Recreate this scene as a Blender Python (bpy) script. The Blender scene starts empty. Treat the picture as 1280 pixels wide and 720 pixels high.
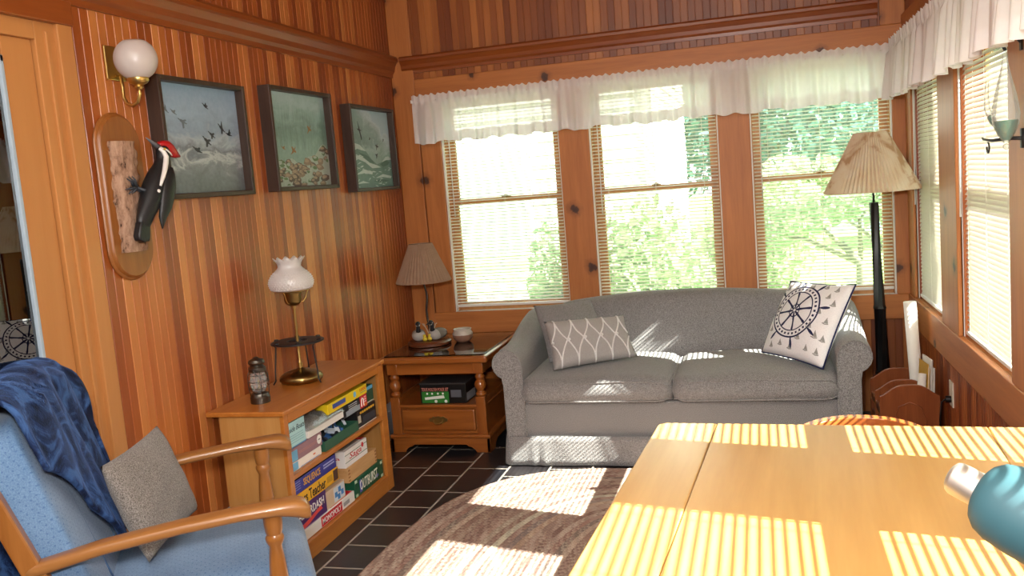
import bpy, bmesh, math, random
from mathutils import Vector, Matrix, noise
random.seed(7)
PI = math.pi
SC = bpy.context.scene
COL = SC.collection
WM = {}                       # world matrices of the things' roots
def V(*a): return Vector(a)

# ------------------------------------------------------------------ materials
def srgb(h):
    h = h.lstrip('#'); o = []
    for i in (0, 2, 4):
        c = int(h[i:i+2], 16)/255
        o.append(c/12.92 if c <= .04045 else ((c+.055)/1.055)**2.4)
    return (o[0], o[1], o[2], 1)
def newmat(name):
    m = bpy.data.materials.new(name); m.use_nodes = True
    nt = m.node_tree; nt.nodes.clear()
    out = nt.nodes.new('ShaderNodeOutputMaterial')
    return m, nt, out
def N(nt, t, **kw):
    n = nt.nodes.new(t)
    for k, v in kw.items(): setattr(n, k, v)
    return n
def L(nt, a, b): nt.links.new(a, b)
def setin(n, **kw):
    for k, v in kw.items():
        n.inputs[k.replace('_', ' ')].default_value = v
def bsdf(nt, out, rough=.5, metal=0, spec=.5):
    b = N(nt, 'ShaderNodeBsdfPrincipled')
    b.inputs['Roughness'].default_value = rough
    b.inputs['Metallic'].default_value = metal
    b.inputs['Specular IOR Level'].default_value = spec
    L(nt, b.outputs[0], out.inputs[0])
    return b
def ramp(nt, stops, interp='LINEAR'):
    r = N(nt, 'ShaderNodeValToRGB'); cr = r.color_ramp; cr.interpolation = interp
    while len(cr.elements) < len(stops): cr.elements.new(.5)
    for e, (p, c) in zip(cr.elements, stops):
        e.position = p; e.color = srgb(c) if isinstance(c, str) else c
    return r
def math_(nt, op, a, b=None):
    m = N(nt, 'ShaderNodeMath', operation=op)
    for i, v in enumerate((a, b)):
        if v is None: continue
        if isinstance(v, (int, float)): m.inputs[i].default_value = v
        else: L(nt, v, m.inputs[i])
    return m.outputs[0]
def mixc(nt, fac, a, b, mode='MIX'):
    m = N(nt, 'ShaderNodeMix', data_type='RGBA', blend_type=mode)
    if isinstance(fac, (int, float)): m.inputs[0].default_value = fac
    else: L(nt, fac, m.inputs[0])
    for i, v in ((6, a), (7, b)):
        if isinstance(v, tuple): m.inputs[i].default_value = v
        elif isinstance(v, str): m.inputs[i].default_value = srgb(v)
        else: L(nt, v, m.inputs[i])
    return m.outputs[2]
def coords(nt, scale=(1, 1, 1), kind='Object', rot=(0, 0, 0)):
    t = N(nt, 'ShaderNodeTexCoord'); mp = N(nt, 'ShaderNodeMapping')
    mp.inputs['Scale'].default_value = scale; mp.inputs['Rotation'].default_value = rot
    L(nt, t.outputs[kind], mp.inputs[0])
    return mp.outputs[0]
def noise_(nt, vec, scale=5, detail=3, rough=.5, dist=0):
    n = N(nt, 'ShaderNodeTexNoise'); setin(n, Scale=scale, Detail=detail, Roughness=rough, Distortion=dist)
    if vec is not None: L(nt, vec, n.inputs['Vector'])
    return n.outputs['Fac']
def bump(nt, b, h, strength=.3, dist=.002):
    bp = N(nt, 'ShaderNodeBump'); setin(bp, Strength=strength, Distance=dist)
    L(nt, h, bp.inputs['Height']); L(nt, bp.outputs[0], b.inputs['Normal'])
def plain(name, c, rough=.5, metal=0, var=.06, nscale=30, spec=.5, bmp=0):
    m, nt, out = newmat(name); b = bsdf(nt, out, rough, metal, spec)
    n = noise_(nt, coords(nt), nscale, 3)
    base = srgb(c); dk = tuple(x*(1-var*2) for x in base[:3])+(1,)
    L(nt, mixc(nt, n, dk, base), b.inputs['Base Color'])
    if bmp: bump(nt, b, n, bmp)
    return m
def wood(name, c1, c2, axis='z', rough=.38, strip=None, sv=.5, c3=None, knots=0, scale=1., coat=0.):
    """straight grained wood; strip=(axis letter, pitch) gives every strip its own tone"""
    m, nt, out = newmat(name); b = bsdf(nt, out, rough)
    c1, c2, c3 = [tuple(p*q for p, q in zip(srgb(c)[:3], (.97, .97, 1.0)))+(1,) if c else None for c in (c1, c2, c3)]
    s = {'x': (1.2, 16, 16), 'y': (16, 1.2, 16), 'z': (16, 16, 1.2)}[axis]
    s = tuple(v*scale for v in s)
    vec = coords(nt, s)
    if strip:
        t = N(nt, 'ShaderNodeTexCoord'); sp = N(nt, 'ShaderNodeSeparateXYZ'); L(nt, t.outputs['Object'], sp.inputs[0])
        u = sp.outputs[strip[0].upper()]
        f1 = math_(nt, 'FLOOR', math_(nt, 'DIVIDE', u, strip[1])); f2 = math_(nt, 'FLOOR', math_(nt, 'DIVIDE', u, strip[1]*2))
        w1 = N(nt, 'ShaderNodeTexWhiteNoise', noise_dimensions='1D'); L(nt, f1, w1.inputs['W'])
        w2 = N(nt, 'ShaderNodeTexWhiteNoise', noise_dimensions='1D'); L(nt, f2, w2.inputs['W'])
        rnd = math_(nt, 'ADD', math_(nt, 'MULTIPLY', w1.outputs['Value'], .45), math_(nt, 'MULTIPLY', w2.outputs['Value'], .55))
        va = N(nt, 'ShaderNodeVectorMath', operation='ADD'); L(nt, vec, va.inputs[0])
        cx = N(nt, 'ShaderNodeCombineXYZ')
        for i in range(3): L(nt, math_(nt, 'MULTIPLY', rnd, 37.), cx.inputs[i])
        L(nt, cx.outputs[0], va.inputs[1]); vec = va.outputs[0]
    n1 = noise_(nt, vec, 1.6, 4, .55, .6)
    n2 = noise_(nt, vec, 9, 2, .6)
    g = math_(nt, 'ADD', math_(nt, 'MULTIPLY', n1, .75), math_(nt, 'MULTIPLY', n2, .25))
    if strip: g = math_(nt, 'ADD', math_(nt, 'MULTIPLY', g, 1-sv), math_(nt, 'MULTIPLY', rnd, sv))
    r = ramp(nt, [(.28, c1), (.72, c2)] if not c3 else [(.25, c1), (.5, c2), (.78, c3)])
    L(nt, g, r.inputs[0]); col = r.outputs[0]
    if knots:
        t2 = N(nt, 'ShaderNodeTexCoord'); s2 = N(nt, 'ShaderNodeSeparateXYZ'); L(nt, t2.outputs['Object'], s2.inputs[0])
        c2_ = N(nt, 'ShaderNodeCombineXYZ'); kn = noise_(nt, t2.outputs['Object'], 22, 2); kn2 = noise_(nt, t2.outputs['Object'], 31, 2); L(nt, math_(nt, 'ADD', math_(nt, 'ADD', s2.outputs['X'], s2.outputs['Y']), math_(nt, 'MULTIPLY', kn, .05)), c2_.inputs[0]); L(nt, math_(nt, 'ADD', s2.outputs['Z'], math_(nt, 'MULTIPLY', kn2, .05)), c2_.inputs[1])
        vo = N(nt, 'ShaderNodeTexVoronoi', voronoi_dimensions='2D'); setin(vo, Scale=2.9*knots, Randomness=1.); L(nt, c2_.outputs[0], vo.inputs['Vector'])
        kr = ramp(nt, [(.0, (1, 1, 1, 1)), (.055, (.9, .9, .9, 1)), (.075, (.35, .35, .35, 1)), (.15, (0, 0, 0, 1))]); L(nt, vo.outputs['Distance'], kr.inputs[0])
        col = mixc(nt, kr.outputs[0], col, '3a1a0c')
    L(nt, col, b.inputs['Base Color'])
    if coat: b.inputs['Coat Weight'].default_value = coat; b.inputs['Coat Roughness'].default_value = .12
    bump(nt, b, g, .12, .002)
    return m
def fabric(name, c1, c2, scale=260, rough=.95, bmp=.5, mottled=.0, sheen=.2):
    m, nt, out = newmat(name); b = bsdf(nt, out, rough, 0, .15)
    vec = coords(nt)
    n = noise_(nt, vec, scale, 2, .7); n3 = noise_(nt, vec, 14, 3)
    f = math_(nt, 'ADD', math_(nt, 'MULTIPLY', n, 1-mottled), math_(nt, 'MULTIPLY', n3, mottled))
    r = ramp(nt, [(.35, c1), (.65, c2)]); L(nt, f, r.inputs[0])
    L(nt, r.outputs[0], b.inputs['Base Color']); b.inputs['Sheen Weight'].default_value = sheen
    bump(nt, b, n, bmp, .003)
    return m
def metal(name, c, rough=.25):
    m, nt, out = newmat(name); b = bsdf(nt, out, rough, 1)
    n = noise_(nt, coords(nt), 18, 3); base = srgb(c)
    L(nt, mixc(nt, n, tuple(x*.75 for x in base[:3])+(1,), base), b.inputs['Base Color'])
    return m
def thinglass(name, tint=(1, 1, 1, 1), rough=.0, refl=1.0, haze=None, veil=False):
    m, nt, out = newmat(name)
    tr = N(nt, 'ShaderNodeBsdfTransparent'); tr.inputs[0].default_value = tint
    gl = N(nt, 'ShaderNodeBsdfGlossy'); gl.inputs['Roughness'].default_value = rough
    fr = N(nt, 'ShaderNodeFresnel'); fr.inputs[0].default_value = 1.5
    mx = N(nt, 'ShaderNodeMixShader'); L(nt, math_(nt, 'MULTIPLY', fr.outputs[0], refl), mx.inputs[0])
    L(nt, tr.outputs[0], mx.inputs[1]); L(nt, gl.outputs[0], mx.inputs[2]); last = mx.outputs[0]
    if haze:
        df = N(nt, 'ShaderNodeBsdfTranslucent' if veil else 'ShaderNodeBsdfDiffuse'); df.inputs[0].default_value = (.88, .95, .93, 1)
        m2 = N(nt, 'ShaderNodeMixShader'); m2.inputs[0].default_value = haze
        L(nt, last, m2.inputs[1]); L(nt, df.outputs[0], m2.inputs[2]); last = m2.outputs[0]
    L(nt, last, out.inputs[0])
    return m
def cloth_translucent(name, c1, c2, trans=.45, clear=.0, nscale=40, stretch=(1, 1, 1), gloss=0.):
    m, nt, out = newmat(name)
    n = noise_(nt, coords(nt, stretch), nscale, 3)
    col = mixc(nt, n, c1, c2)
    d = N(nt, 'ShaderNodeBsdfDiffuse'); t = N(nt, 'ShaderNodeBsdfTranslucent')
    L(nt, col, d.inputs[0]); L(nt, col, t.inputs[0])
    mx = N(nt, 'ShaderNodeMixShader'); mx.inputs[0].default_value = trans
    L(nt, d.outputs[0], mx.inputs[1]); L(nt, t.outputs[0], mx.inputs[2]); last = mx.outputs[0]
    if clear:
        tr = N(nt, 'ShaderNodeBsdfTransparent'); m2 = N(nt, 'ShaderNodeMixShader'); m2.inputs[0].default_value = clear
        L(nt, last, m2.inputs[1]); L(nt, tr.outputs[0], m2.inputs[2]); last = m2.outputs[0]
    if gloss:
        g = N(nt, 'ShaderNodeBsdfGlossy'); g.inputs['Roughness'].default_value = .35
        m3 = N(nt, 'ShaderNodeMixShader'); m3.inputs[0].default_value = gloss
        L(nt, last, m3.inputs[1]); L(nt, g.outputs[0], m3.inputs[2]); last = m3.outputs[0]
    L(nt, last, out.inputs[0])
    return m

# ------------------------------------------------------------------ mesh builder
class MB:
    def __init__(s): s.bm = bmesh.new(); s.mats = []; s.mi = 0
    def use(s, i): s.mi = i; return s
    def _f(s, vs):
        try:
            f = s.bm.faces.new(vs); f.material_index = s.mi; return f
        except ValueError: return None
    def box(s, lo, hi, M=None):
        x0, y0, z0 = lo; x1, y1, z1 = hi
        c = [V(x, y, z) for z in (z0, z1) for x, y in ((x0, y0), (x1, y0), (x1, y1), (x0, y1))]
        if M: c = [M @ p for p in c]
        v = [s.bm.verts.new(p) for p in c]
        for f in ((3, 2, 1, 0), (4, 5, 6, 7), (0, 1, 5, 4), (1, 2, 6, 5), (2, 3, 7, 6), (3, 0, 4, 7)): s._f([v[i] for i in f])
        return s
    def cbox(s, c, d, M=None): return s.box([c[i]-d[i]/2 for i in range(3)], [c[i]+d[i]/2 for i in range(3)], M)
    def rings(s, rings, closed=True, cap=True, loop=False):
        R = [[s.bm.verts.new(p) for p in r] for r in rings]; n = len(R[0])
        m = len(R); last = m if loop else m-1
        for i in range(last):
            a, b = R[i], R[(i+1) % m]
            for j in range(n if closed else n-1):
                k = (j+1) % n; s._f([a[j], a[k], b[k], b[j]])
        if cap and closed and not loop:
            s._f(list(reversed(R[0]))); s._f(R[-1])
        return s
    def lathe(s, prof, o, axis=V(0, 0, 1), n=24, cap=True, wob=None):
        axis = axis.normalized(); t = V(1, 0, 0) if abs(axis.x) < .9 else V(0, 1, 0)
        u = axis.cross(t).normalized(); w = axis.cross(u)
        rs = []
        for r, h in prof:
            ring = []
            for k in range(n):
                a = 2*PI*k/n; rr = max(r, 1e-5)*(wob(a, h) if wob else 1)
                ring.append(o+axis*h+(u*math.cos(a)+w*math.sin(a))*rr)
            rs.append(ring)
        s.rings(rs, True, cap); return s
    def cyl(s, a, b, r0, r1=None, n=16):
        r1 = r0 if r1 is None else r1; d = b-a
        return s.lathe([(r0, 0), (r1, d.length)], a, d, n)
    def tube(s, pts, r, n=8, loop=False, cap=True):
        pts = [Vector(p) for p in pts]; m = len(pts); rs = []; prev = None
        for i, p in enumerate(pts):
            if loop: d = pts[(i+1) % m]-pts[i-1]
            else: d = pts[min(i+1, m-1)]-pts[max(i-1, 0)]
            d.normalize()
            if prev is None:
                t = V(0, 0, 1) if abs(d.z) < .9 else V(1, 0, 0); u = d.cross(t).normalized()
            else: u = (prev-d*prev.dot(d)).normalized()
            prev = u; w = d.cross(u); rr = r[i] if isinstance(r, (list, tuple)) else r
            rs.append([p+(u*math.cos(2*PI*k/n)+w*math.sin(2*PI*k/n))*rr for k in range(n)])
        s.rings(rs, True, cap, loop); return s
    def ball(s, c, r, n=16, m=10, M=None):
        r = V(*r) if isinstance(r, (tuple, list)) else V(r, r, r); rs = []
        for i in range(m+1):
            th = PI*i/m; ring = []
            for k in range(n):
                a = 2*PI*k/n; st = max(math.sin(th), 1e-3)
                p = V(r.x*st*math.cos(a), r.y*st*math.sin(a), -r.z*math.cos(th))
                if M: p = M @ p
                ring.append(Vector(c)+p)
            rs.append(ring)
        s.rings(rs); return s
    def prism(s, poly, vec):
        a = [Vector(p) for p in poly]; vec = Vector(vec)
        s.rings([a, [p+vec for p in a]]); return s
    def grid(s, fn, nu, nv, closeu=False):
        vs = [[s.bm.verts.new(fn(i/(nu if closeu else nu-1), j/(nv-1))) for j in range(nv)] for i in range(nu)]
        for i in range(nu if closeu else nu-1):
            for j in range(nv-1):
                k = (i+1) % nu
                s._f([vs[i][j], vs[k][j], vs[k][j+1], vs[i][j+1]])
        return vs
    def build(s, name, mat, parent=None, smooth=False, bev=0, local=False, sub=0, solid=0, weld=0, recalc=True, bseg=2):
        bm = s.bm
        if weld: bmesh.ops.remove_doubles(bm, verts=bm.verts, dist=weld)
        if recalc: bmesh.ops.recalc_face_normals(bm, faces=bm.faces)
        me = bpy.data.meshes.new(name); bm.to_mesh(me); bm.free()
        for m in (mat if isinstance(mat, (list, tuple)) else [mat]): me.materials.append(m)
        o = bpy.data.objects.new(name, me); COL.objects.link(o)
        if parent is not None:
            o.parent = parent
            W = WM.get(parent.name, Matrix())
            if not local: me.transform(W.inverted())
            WM[o.name] = W
        if smooth == 'auto':
            for p in me.polygons: p.use_smooth = True
            me.set_sharp_from_angle(angle=math.radians(38))
        elif smooth:
            for p in me.polygons: p.use_smooth = True
        if solid:
            md = o.modifiers.new('s', 'SOLIDIFY'); md.thickness = solid; md.offset = 0
        if bev:
            md = o.modifiers.new('b', 'BEVEL'); md.width = bev; md.segments = bseg; md.limit_method = 'ANGLE'; md.angle_limit = math.radians(40)
            md.harden_normals = False
        if sub:
            md = o.modifiers.new('d', 'SUBSURF'); md.levels = sub; md.render_levels = sub
        return o
def tag(o, label, cat, group=None, kind=None):
    o['label'] = label; o['category'] = cat
    if group: o['group'] = group
    if kind: o['kind'] = kind
    return o
def thing(name, label, cat, loc=(0, 0, 0), rotz=0, group=None, M=None):
    o = bpy.data.objects.new(name, None); COL.objects.link(o); o.empty_display_size = .05
    if M is None: M = Matrix.Translation(loc) @ Matrix.Rotation(rotz, 4, 'Z')
    o.matrix_world = M; WM[o.name] = M.copy()
    return tag(o, label, cat, group)
def struct(o, label=None):
    o['kind'] = 'structure'
    return o
def sthing(name, loc=(0, 0, 0)):
    o = bpy.data.objects.new(name, None); COL.objects.link(o); o.location = loc; o.empty_display_size = .05
    WM[o.name] = Matrix.Translation(loc); o['kind'] = 'structure'
    return o
def text(s, mat, parent, org, xdir, ydir, w=None, h=None, name='lettering', align='CENTER', ext=.0004, bold=0., shear=0.):
    """lettering as a thin mesh; org = centre, fitted into w x h"""
    cu = bpy.data.curves.new('t', 'FONT'); cu.body = s; cu.align_x = 'CENTER'; cu.align_y = 'CENTER'; cu.size = 1
    cu.offset = bold; cu.resolution_u = 2; cu.shear = shear
    t = bpy.data.objects.new('t', cu); COL.objects.link(t)
    dg = bpy.context.evaluated_depsgraph_get(); dg.update()
    me = bpy.data.meshes.new_from_object(t.evaluated_get(dg))
    bpy.data.objects.remove(t)
    xs = [v.co.x for v in me.vertices]; ys = [v.co.y for v in me.vertices]
    if not xs: return None
    cx, cy, sx, sy = (min(xs)+max(xs))/2, (min(ys)+max(ys))/2, max(xs)-min(xs), max(ys)-min(ys)
    fx = w/sx if w else None; fy = h/sy if h else None
    fx = fx or fy; fy = fy or fx
    X = Vector(xdir).normalized(); Y = Vector(ydir).normalized(); Z = X.cross(Y)
    for v in me.vertices: v.co = Vector(org)+X*((v.co.x-cx)*fx)+Y*((v.co.y-cy)*fy)+Z*ext
    me.transform(WM.get(parent.name, Matrix()).inverted())
    me.name = name; me.materials.clear(); me.materials.append(mat)
    o = bpy.data.objects.new(name, me); COL.objects.link(o); o.parent = parent; WM[o.name] = WM.get(parent.name, Matrix())
    md = o.modifiers.new('s', 'SOLIDIFY'); md.thickness = .0006
    return o

# ------------------------------------------------------------------ camera
cam = bpy.data.cameras.new('camera'); camo = bpy.data.objects.new('camera', cam); COL.objects.link(camo)
SC.camera = camo
yaw, pit, rol = 0.277016731, 0.118034266, -0.0807612296
fw = V(-math.sin(yaw)*math.cos(pit), math.cos(yaw)*math.cos(pit), -math.sin(pit))
r0 = V(math.cos(yaw), math.sin(yaw), 0); u0 = r0.cross(fw)
rt = r0*math.cos(rol)+u0*math.sin(rol); up = u0*math.cos(rol)-r0*math.sin(rol)
CAM = V(2.22526, -5.43479, 1.49284)
camo.matrix_world = Matrix(((rt.x, up.x, -fw.x, CAM.x), (rt.y, up.y, -fw.y, CAM.y), (rt.z, up.z, -fw.z, CAM.z), (0, 0, 0, 1)))
cam.sensor_width = 36; cam.lens = 1117.114/1280*36; cam.clip_start = .02; cam.clip_end = 200
SC.view_settings.view_transform = 'Standard'; SC.view_settings.look = 'None'
SC.view_settings.gamma = 1; SC.view_settings.use_curve_mapping = False
SC.view_settings.exposure = 1.2
# ------------------------------------------------------------------ palette
W = 3.03
BEADP = .0425
m_bead_l = wood('wood beadboard left', '85401a', 'a85a26', 'z', .34, ('y', BEADP), .68, c3='c98346')
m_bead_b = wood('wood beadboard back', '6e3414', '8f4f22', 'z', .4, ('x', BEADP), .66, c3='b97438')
m_trim_x = wood('wood pine trim along x', 'a4602a', 'c47c3c', 'x', .5, knots=1.0, scale=.8)
m_trim_z = wood('wood pine trim upright', 'a4602a', 'c67d3e', 'z', .5, knots=.85, scale=.8)
m_trim_y = wood('wood pine trim along y', '9c5826', 'bc7438', 'y', .5, knots=1.0, scale=.8)
m_crown = wood('wood dark crown', '7c3a15', '95501f', 'x', .35, scale=.7)
m_crown_y = wood('wood dark crown y', '7c3a15', '95501f', 'y', .35, scale=.7)
m_door = wood('wood honey fir', 'b0743c', 'bd8249', 'z', .42, scale=.35)
m_sash = wood('wood window sash', 'b07440', 'c68c54', 'z', .45)
m_plaster = plain('plain ceiling boards', 'b88a5c', .7)
m_maple = wood('wood bookcase maple', 'a8601f', 'c27d36', 'y', .34, scale=.8, coat=.2)
m_maple_side = wood('wood bookcase side', 'b07a3c', 'c99758', 'z', .42, scale=.6)
m_table = wood('wood golden table', 'ba8c4a', 'cc9f5c', 'y', .36, scale=.55, coat=.12)
m_cherry = wood('wood end table', '7d3f12', 'a8642a', 'x', .3, scale=.8, coat=.3)
m_cherry_z = wood('wood end table upright', '7d3f12', 'a8642a', 'z', .28, scale=.8, coat=.3)
m_chairwood = wood('wood chair arm', '875423', 'a57340', 'y', .32, scale=.7, coat=.15)
m_chairwood_z = wood('wood chair post', '875220', 'a56c34', 'z', .3, scale=.7, coat=.3)
m_redwood = wood('wood rack mahogany', '6e3214', '90502a', 'z', .3, scale=.8, coat=.2)
m_oak = wood('wood oak plaque', '7e4719', '99602c', 'z', .35, scale=1.2)
m_walnut = wood('wood walnut base', '4a2413', '6b3a20', 'x', .3)
m_palewood = wood('wood pale box', 'b98a54', 'd3a874', 'y', .5)
m_frame = wood('wood dark picture frame', '2e2019', '48352a', 'z', .5)
m_brass = metal('brass', 'd9b870', .34)
m_oldbrass = metal('old brass', '9c8452', .32)
m_pewter = metal('pewter', '6d6962', .4)
m_steel = metal('brushed steel', 'e6e3da', .5)
m_iron = plain('black iron', '17171a', .45)
m_black = plain('black paint', '121213', .35, var=.1)
m_white = plain('white paint', 'e9e7e2', .5, var=.02)
m_cream = plain('cream plastic', 'd9d2c2', .5, var=.03)
m_heater = plain('heater enamel', 'a9adb3', .45, var=.05)
m_silver = plain('grey weather strip', '9fb0bd', .35, var=.05)
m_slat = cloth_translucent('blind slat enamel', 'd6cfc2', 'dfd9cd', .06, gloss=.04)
m_slat_back = cloth_translucent('back blind slat enamel', 'f3efe8', 'faf7f2', .32, gloss=.04)  # brighter, more translucent copy of the slat enamel, giving a sky-lit glow
m_cord = plain('blind cord', 'e8e2d6', .8, var=.03)
m_valance = cloth_translucent('sheer valance', 'fbf9f9', 'ffffff', .45, .10, 60)
m_hem = cloth_translucent('valance hem', 'f4f2f1', 'fbfaf9', .42, .06, 60)
m_pane = thinglass('window pane', (.97, 1, .985, 1), 0, .6, haze=.045, veil=True)
m_doorglass = thinglass('door pane', (.80, .84, .86, 1), .0, 4.5)
m_clear = thinglass('clear glass', (.95, .97, .96, 1), .03, .7, haze=.16)
m_tabletopglass = thinglass('glass sheet', (.9, .96, .93, 1), .02, 1.6)
m_sofa = fabric('sofa tweed', '5b5a5b', 'a6a4a4', 330, bmp=.6)
m_tweed = fabric('tweed pillow', '514b45', '96908a', 300, bmp=.7)
m_lumbar = fabric('grey linen', '9a9694', 'b0adab', 300, bmp=.3)
m_rope = fabric('white rope', 'd9d8d8', 'f2f1f1', 300, bmp=.4)
m_cotton = fabric('white cotton', 'eeeef2', 'fafafc', 200, bmp=.15)
m_navyprint = plain('navy print', '1b2350', .8, var=.1)
m_greyprint = plain('grey print', 'a5a4a2', .85, var=.1)
m_navypipe = fabric('navy piping', '18204a', '232c5c', 300)
m_blanket = None

# ------------------------------------------------------------------ shell
def beadprofile(a, b, p=BEADP, g=.006, d=.0022):
    """(s, depth) along a beaded panel from a to b; grooves on multiples of p"""
    out = [(a, 0)]; k = math.ceil((a+g)/p)
    while k*p < b-g:
        c = k*p; out += [(c-g/2, 0), (c-g/6, -d), (c+g/6, -d), (c+g/2, 0)]; k += 1
    out.append((b, 0)); return out
def beadpanel(mb, axis, a, b, z0, z1, plane, nrm, th=.1):
    """beaded face at `plane`, with nrm = +1/-1 the side the room is on, th the wall's thickness behind it"""
    pr = beadprofile(a, b); lo, hi = [], []
    for s, dd in pr+[(b, -th), (a, -th)]:
        q = plane+nrm*dd
        p = (q, s) if axis == 'y' else (s, q)
        lo.append(V(p[0], p[1], z0)); hi.append(V(p[0], p[1], z1))
    mb.rings([lo, hi])

H = 3.05
mb = MB(); beadpanel(mb, 'y', -2.86, .0, 0, H, 0, 1); mb.box((-.1, -4.3, 2.142), (0, -2.86, H)); beadpanel(mb, 'y', -6.7, -4.3, 0, H, 0, 1)
struct(mb.build('wall_left', m_bead_l))
mb = MB()
beadpanel(mb, 'x', -.1, W+.1, 0, .545, 0, -1, .12)
beadpanel(mb, 'x', -.1, W+.1, 2.06, H, 0, -1, .12)
for a, b in ((-.1, .27), (1.09, 1.22), (2.035, 2.165), (2.975, W+.1)): mb.box((a, .004, .545), (b, .12, 2.06))
struct(mb.build('wall_back', m_bead_b))
RW = [(-.956, -.215), (-2.15, -1.33), (-3.27, -2.45), (-4.48, -3.66)]
mb = MB()
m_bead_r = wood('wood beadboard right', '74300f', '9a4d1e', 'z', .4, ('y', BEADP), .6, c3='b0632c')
beadpanel(mb, 'y', -6.7, 0, 0, .53, W, -1, .12)
beadpanel(mb, 'y', -6.7, 0, 2.12, H, W, -1, .12)
ys = [0.] + [v for a, b in RW for v in (b, a)] + [-6.7]
for i in range(0, len(ys), 2): mb.box((W+.004, ys[i+1]-.02, .53), (W+.12, ys[i]+.02 if i else 0., 2.12))
struct(mb.build('wall_right', m_bead_r))
mb = MB(); mb.box((-.1, -6.8, 0), (W+.12, -6.7, H)); struct(mb.build('wall_rear', m_bead_b))
mb = MB(); mb.box((-.1, -6.8, H), (W+.12, .12, H+.08)); struct(mb.build('ceiling', m_plaster))

mb = MB(); mb.box((W+.12, -6.8, 2.20), (W+.55, .5, 2.26)); mb.box((W+.53, -6.8, 2.20), (W+.55, .5, 2.36)); struct(mb.build('eave', plain('eave soffit', 'c79a72', .7)))
# slate floor
m, nt, out = newmat('slate tile floor'); b = bsdf(nt, out, .3)
t = N(nt, 'ShaderNodeTexCoord'); sp = N(nt, 'ShaderNodeSeparateXYZ'); L(nt, t.outputs['Object'], sp.inputs[0])
cx = N(nt, 'ShaderNodeCombineXYZ'); L(nt, sp.outputs['Y'], cx.inputs[0]); L(nt, sp.outputs['X'], cx.inputs[1])
br = N(nt, 'ShaderNodeTexBrick'); br.offset = .37; br.squash = .62; br.squash_frequency = 2
setin(br, Scale=1., Mortar_Size=.0055, Mortar_Smooth=.1, Bias=0., Brick_Width=.36, Row_Height=.222)
br.inputs['Color1'].default_value = srgb('23242a'); br.inputs['Color2'].default_value = srgb('322c2c'); br.inputs['Mortar'].default_value = srgb('a39c92')
L(nt, cx.outputs[0], br.inputs['Vector'])
n = noise_(nt, coords(nt), 9, 5, .6); col = mixc(nt, math_(nt, 'MULTIPLY', n, .55), br.outputs['Color'], mixc(nt, br.outputs['Fac'], '1b1a1c', 'a39c92'))
L(nt, col, b.inputs['Base Color'])
h = math_(nt, 'ADD', math_(nt, 'MULTIPLY', br.outputs['Fac'], -1.), math_(nt, 'MULTIPLY', n, .5)); bump(nt, b, h, .4, .004)
L(nt, math_(nt, 'ADD', math_(nt, 'MULTIPLY', br.outputs['Fac'], .4), .3), b.inputs['Roughness'])
mb = MB(); mb.box((-.1, -6.8, -.08), (W+.12, .12, 0)); struct(mb.build('floor', m))

# ------------------------------------------------------------------ trim
TR = [0]
def trim(mbx, mat, bev=.004, smooth=False):
    TR[0] += 1
    o = mbx.build('trim_%d' % TR[0], mat, bev=bev, smooth=smooth); return struct(o)
def T(lo, hi, mat): trim(MB().box(lo, hi), mat)
# back wall
T((.0, -.016, 0), (.15, 0, 2.99), m_trim_z)                      # corner board
T((.158, -.018, .685), (.292, 0, 2.06), m_trim_z)                  # left casing
T((1.056, -.018, .685), (1.242, 0, 2.06), m_trim_z)
T((2.006, -.018, .685), (2.186, 0, 2.06), m_trim_z)
T((2.95, -.018, .685), (W, 0, 2.06), m_trim_z)
T((.15, -.022, .545), (W, 0, .685), m_trim_x)                      # rail below the windows
T((.152, -.022, 2.06), (W, 0, 2.18), m_trim_x)                     # header board
T((2.9, -.014, 2.18), (W, 0, 2.99), m_trim_z)
def crown_profile(w=.055, h=.105):
    return [(0, 0), (.012, 0), (.014, .018), (.026, .03), (.03, .05), (.046, .072), (w, .078), (w, h-.012), (w-.012, h), (0, h)]
mb = MB(); pr = crown_profile(); mb.rings([[V(x, -d, 2.222+z) for d, z in pr] for x in (.075, 2.889)]); trim(mb, m_crown, 0)
mb = MB(); mb.rings([[V(d, y, 2.205+z*1.25) for d, z in pr] for y in (-6.6, -.016)]); trim(mb, m_crown_y, 0)
# right wall
T((W-.022, -6.6, .528), (W, 0, .688), m_trim_y)
T((W-.022, -6.6, 2.05), (W, 0, 2.225), m_trim_y)
T((W-.014, -.2, .688), (W, 0, 2.05), m_trim_z)
for i in range(3): T((W-.018, RW[i+1][1]+.006, .688), (W, RW[i][0]-.006, 2.05), m_trim_z)
T((W-.018, -5.0, .688), (W, RW[3][0]-.006, 2.05), m_trim_z)
# window stools
T((.27, -.002, .66), (2.98, .11, .685), m_white)
T((W-.002, -4.62, .66), (W+.11, -.18, .688), m_sash)

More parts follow.
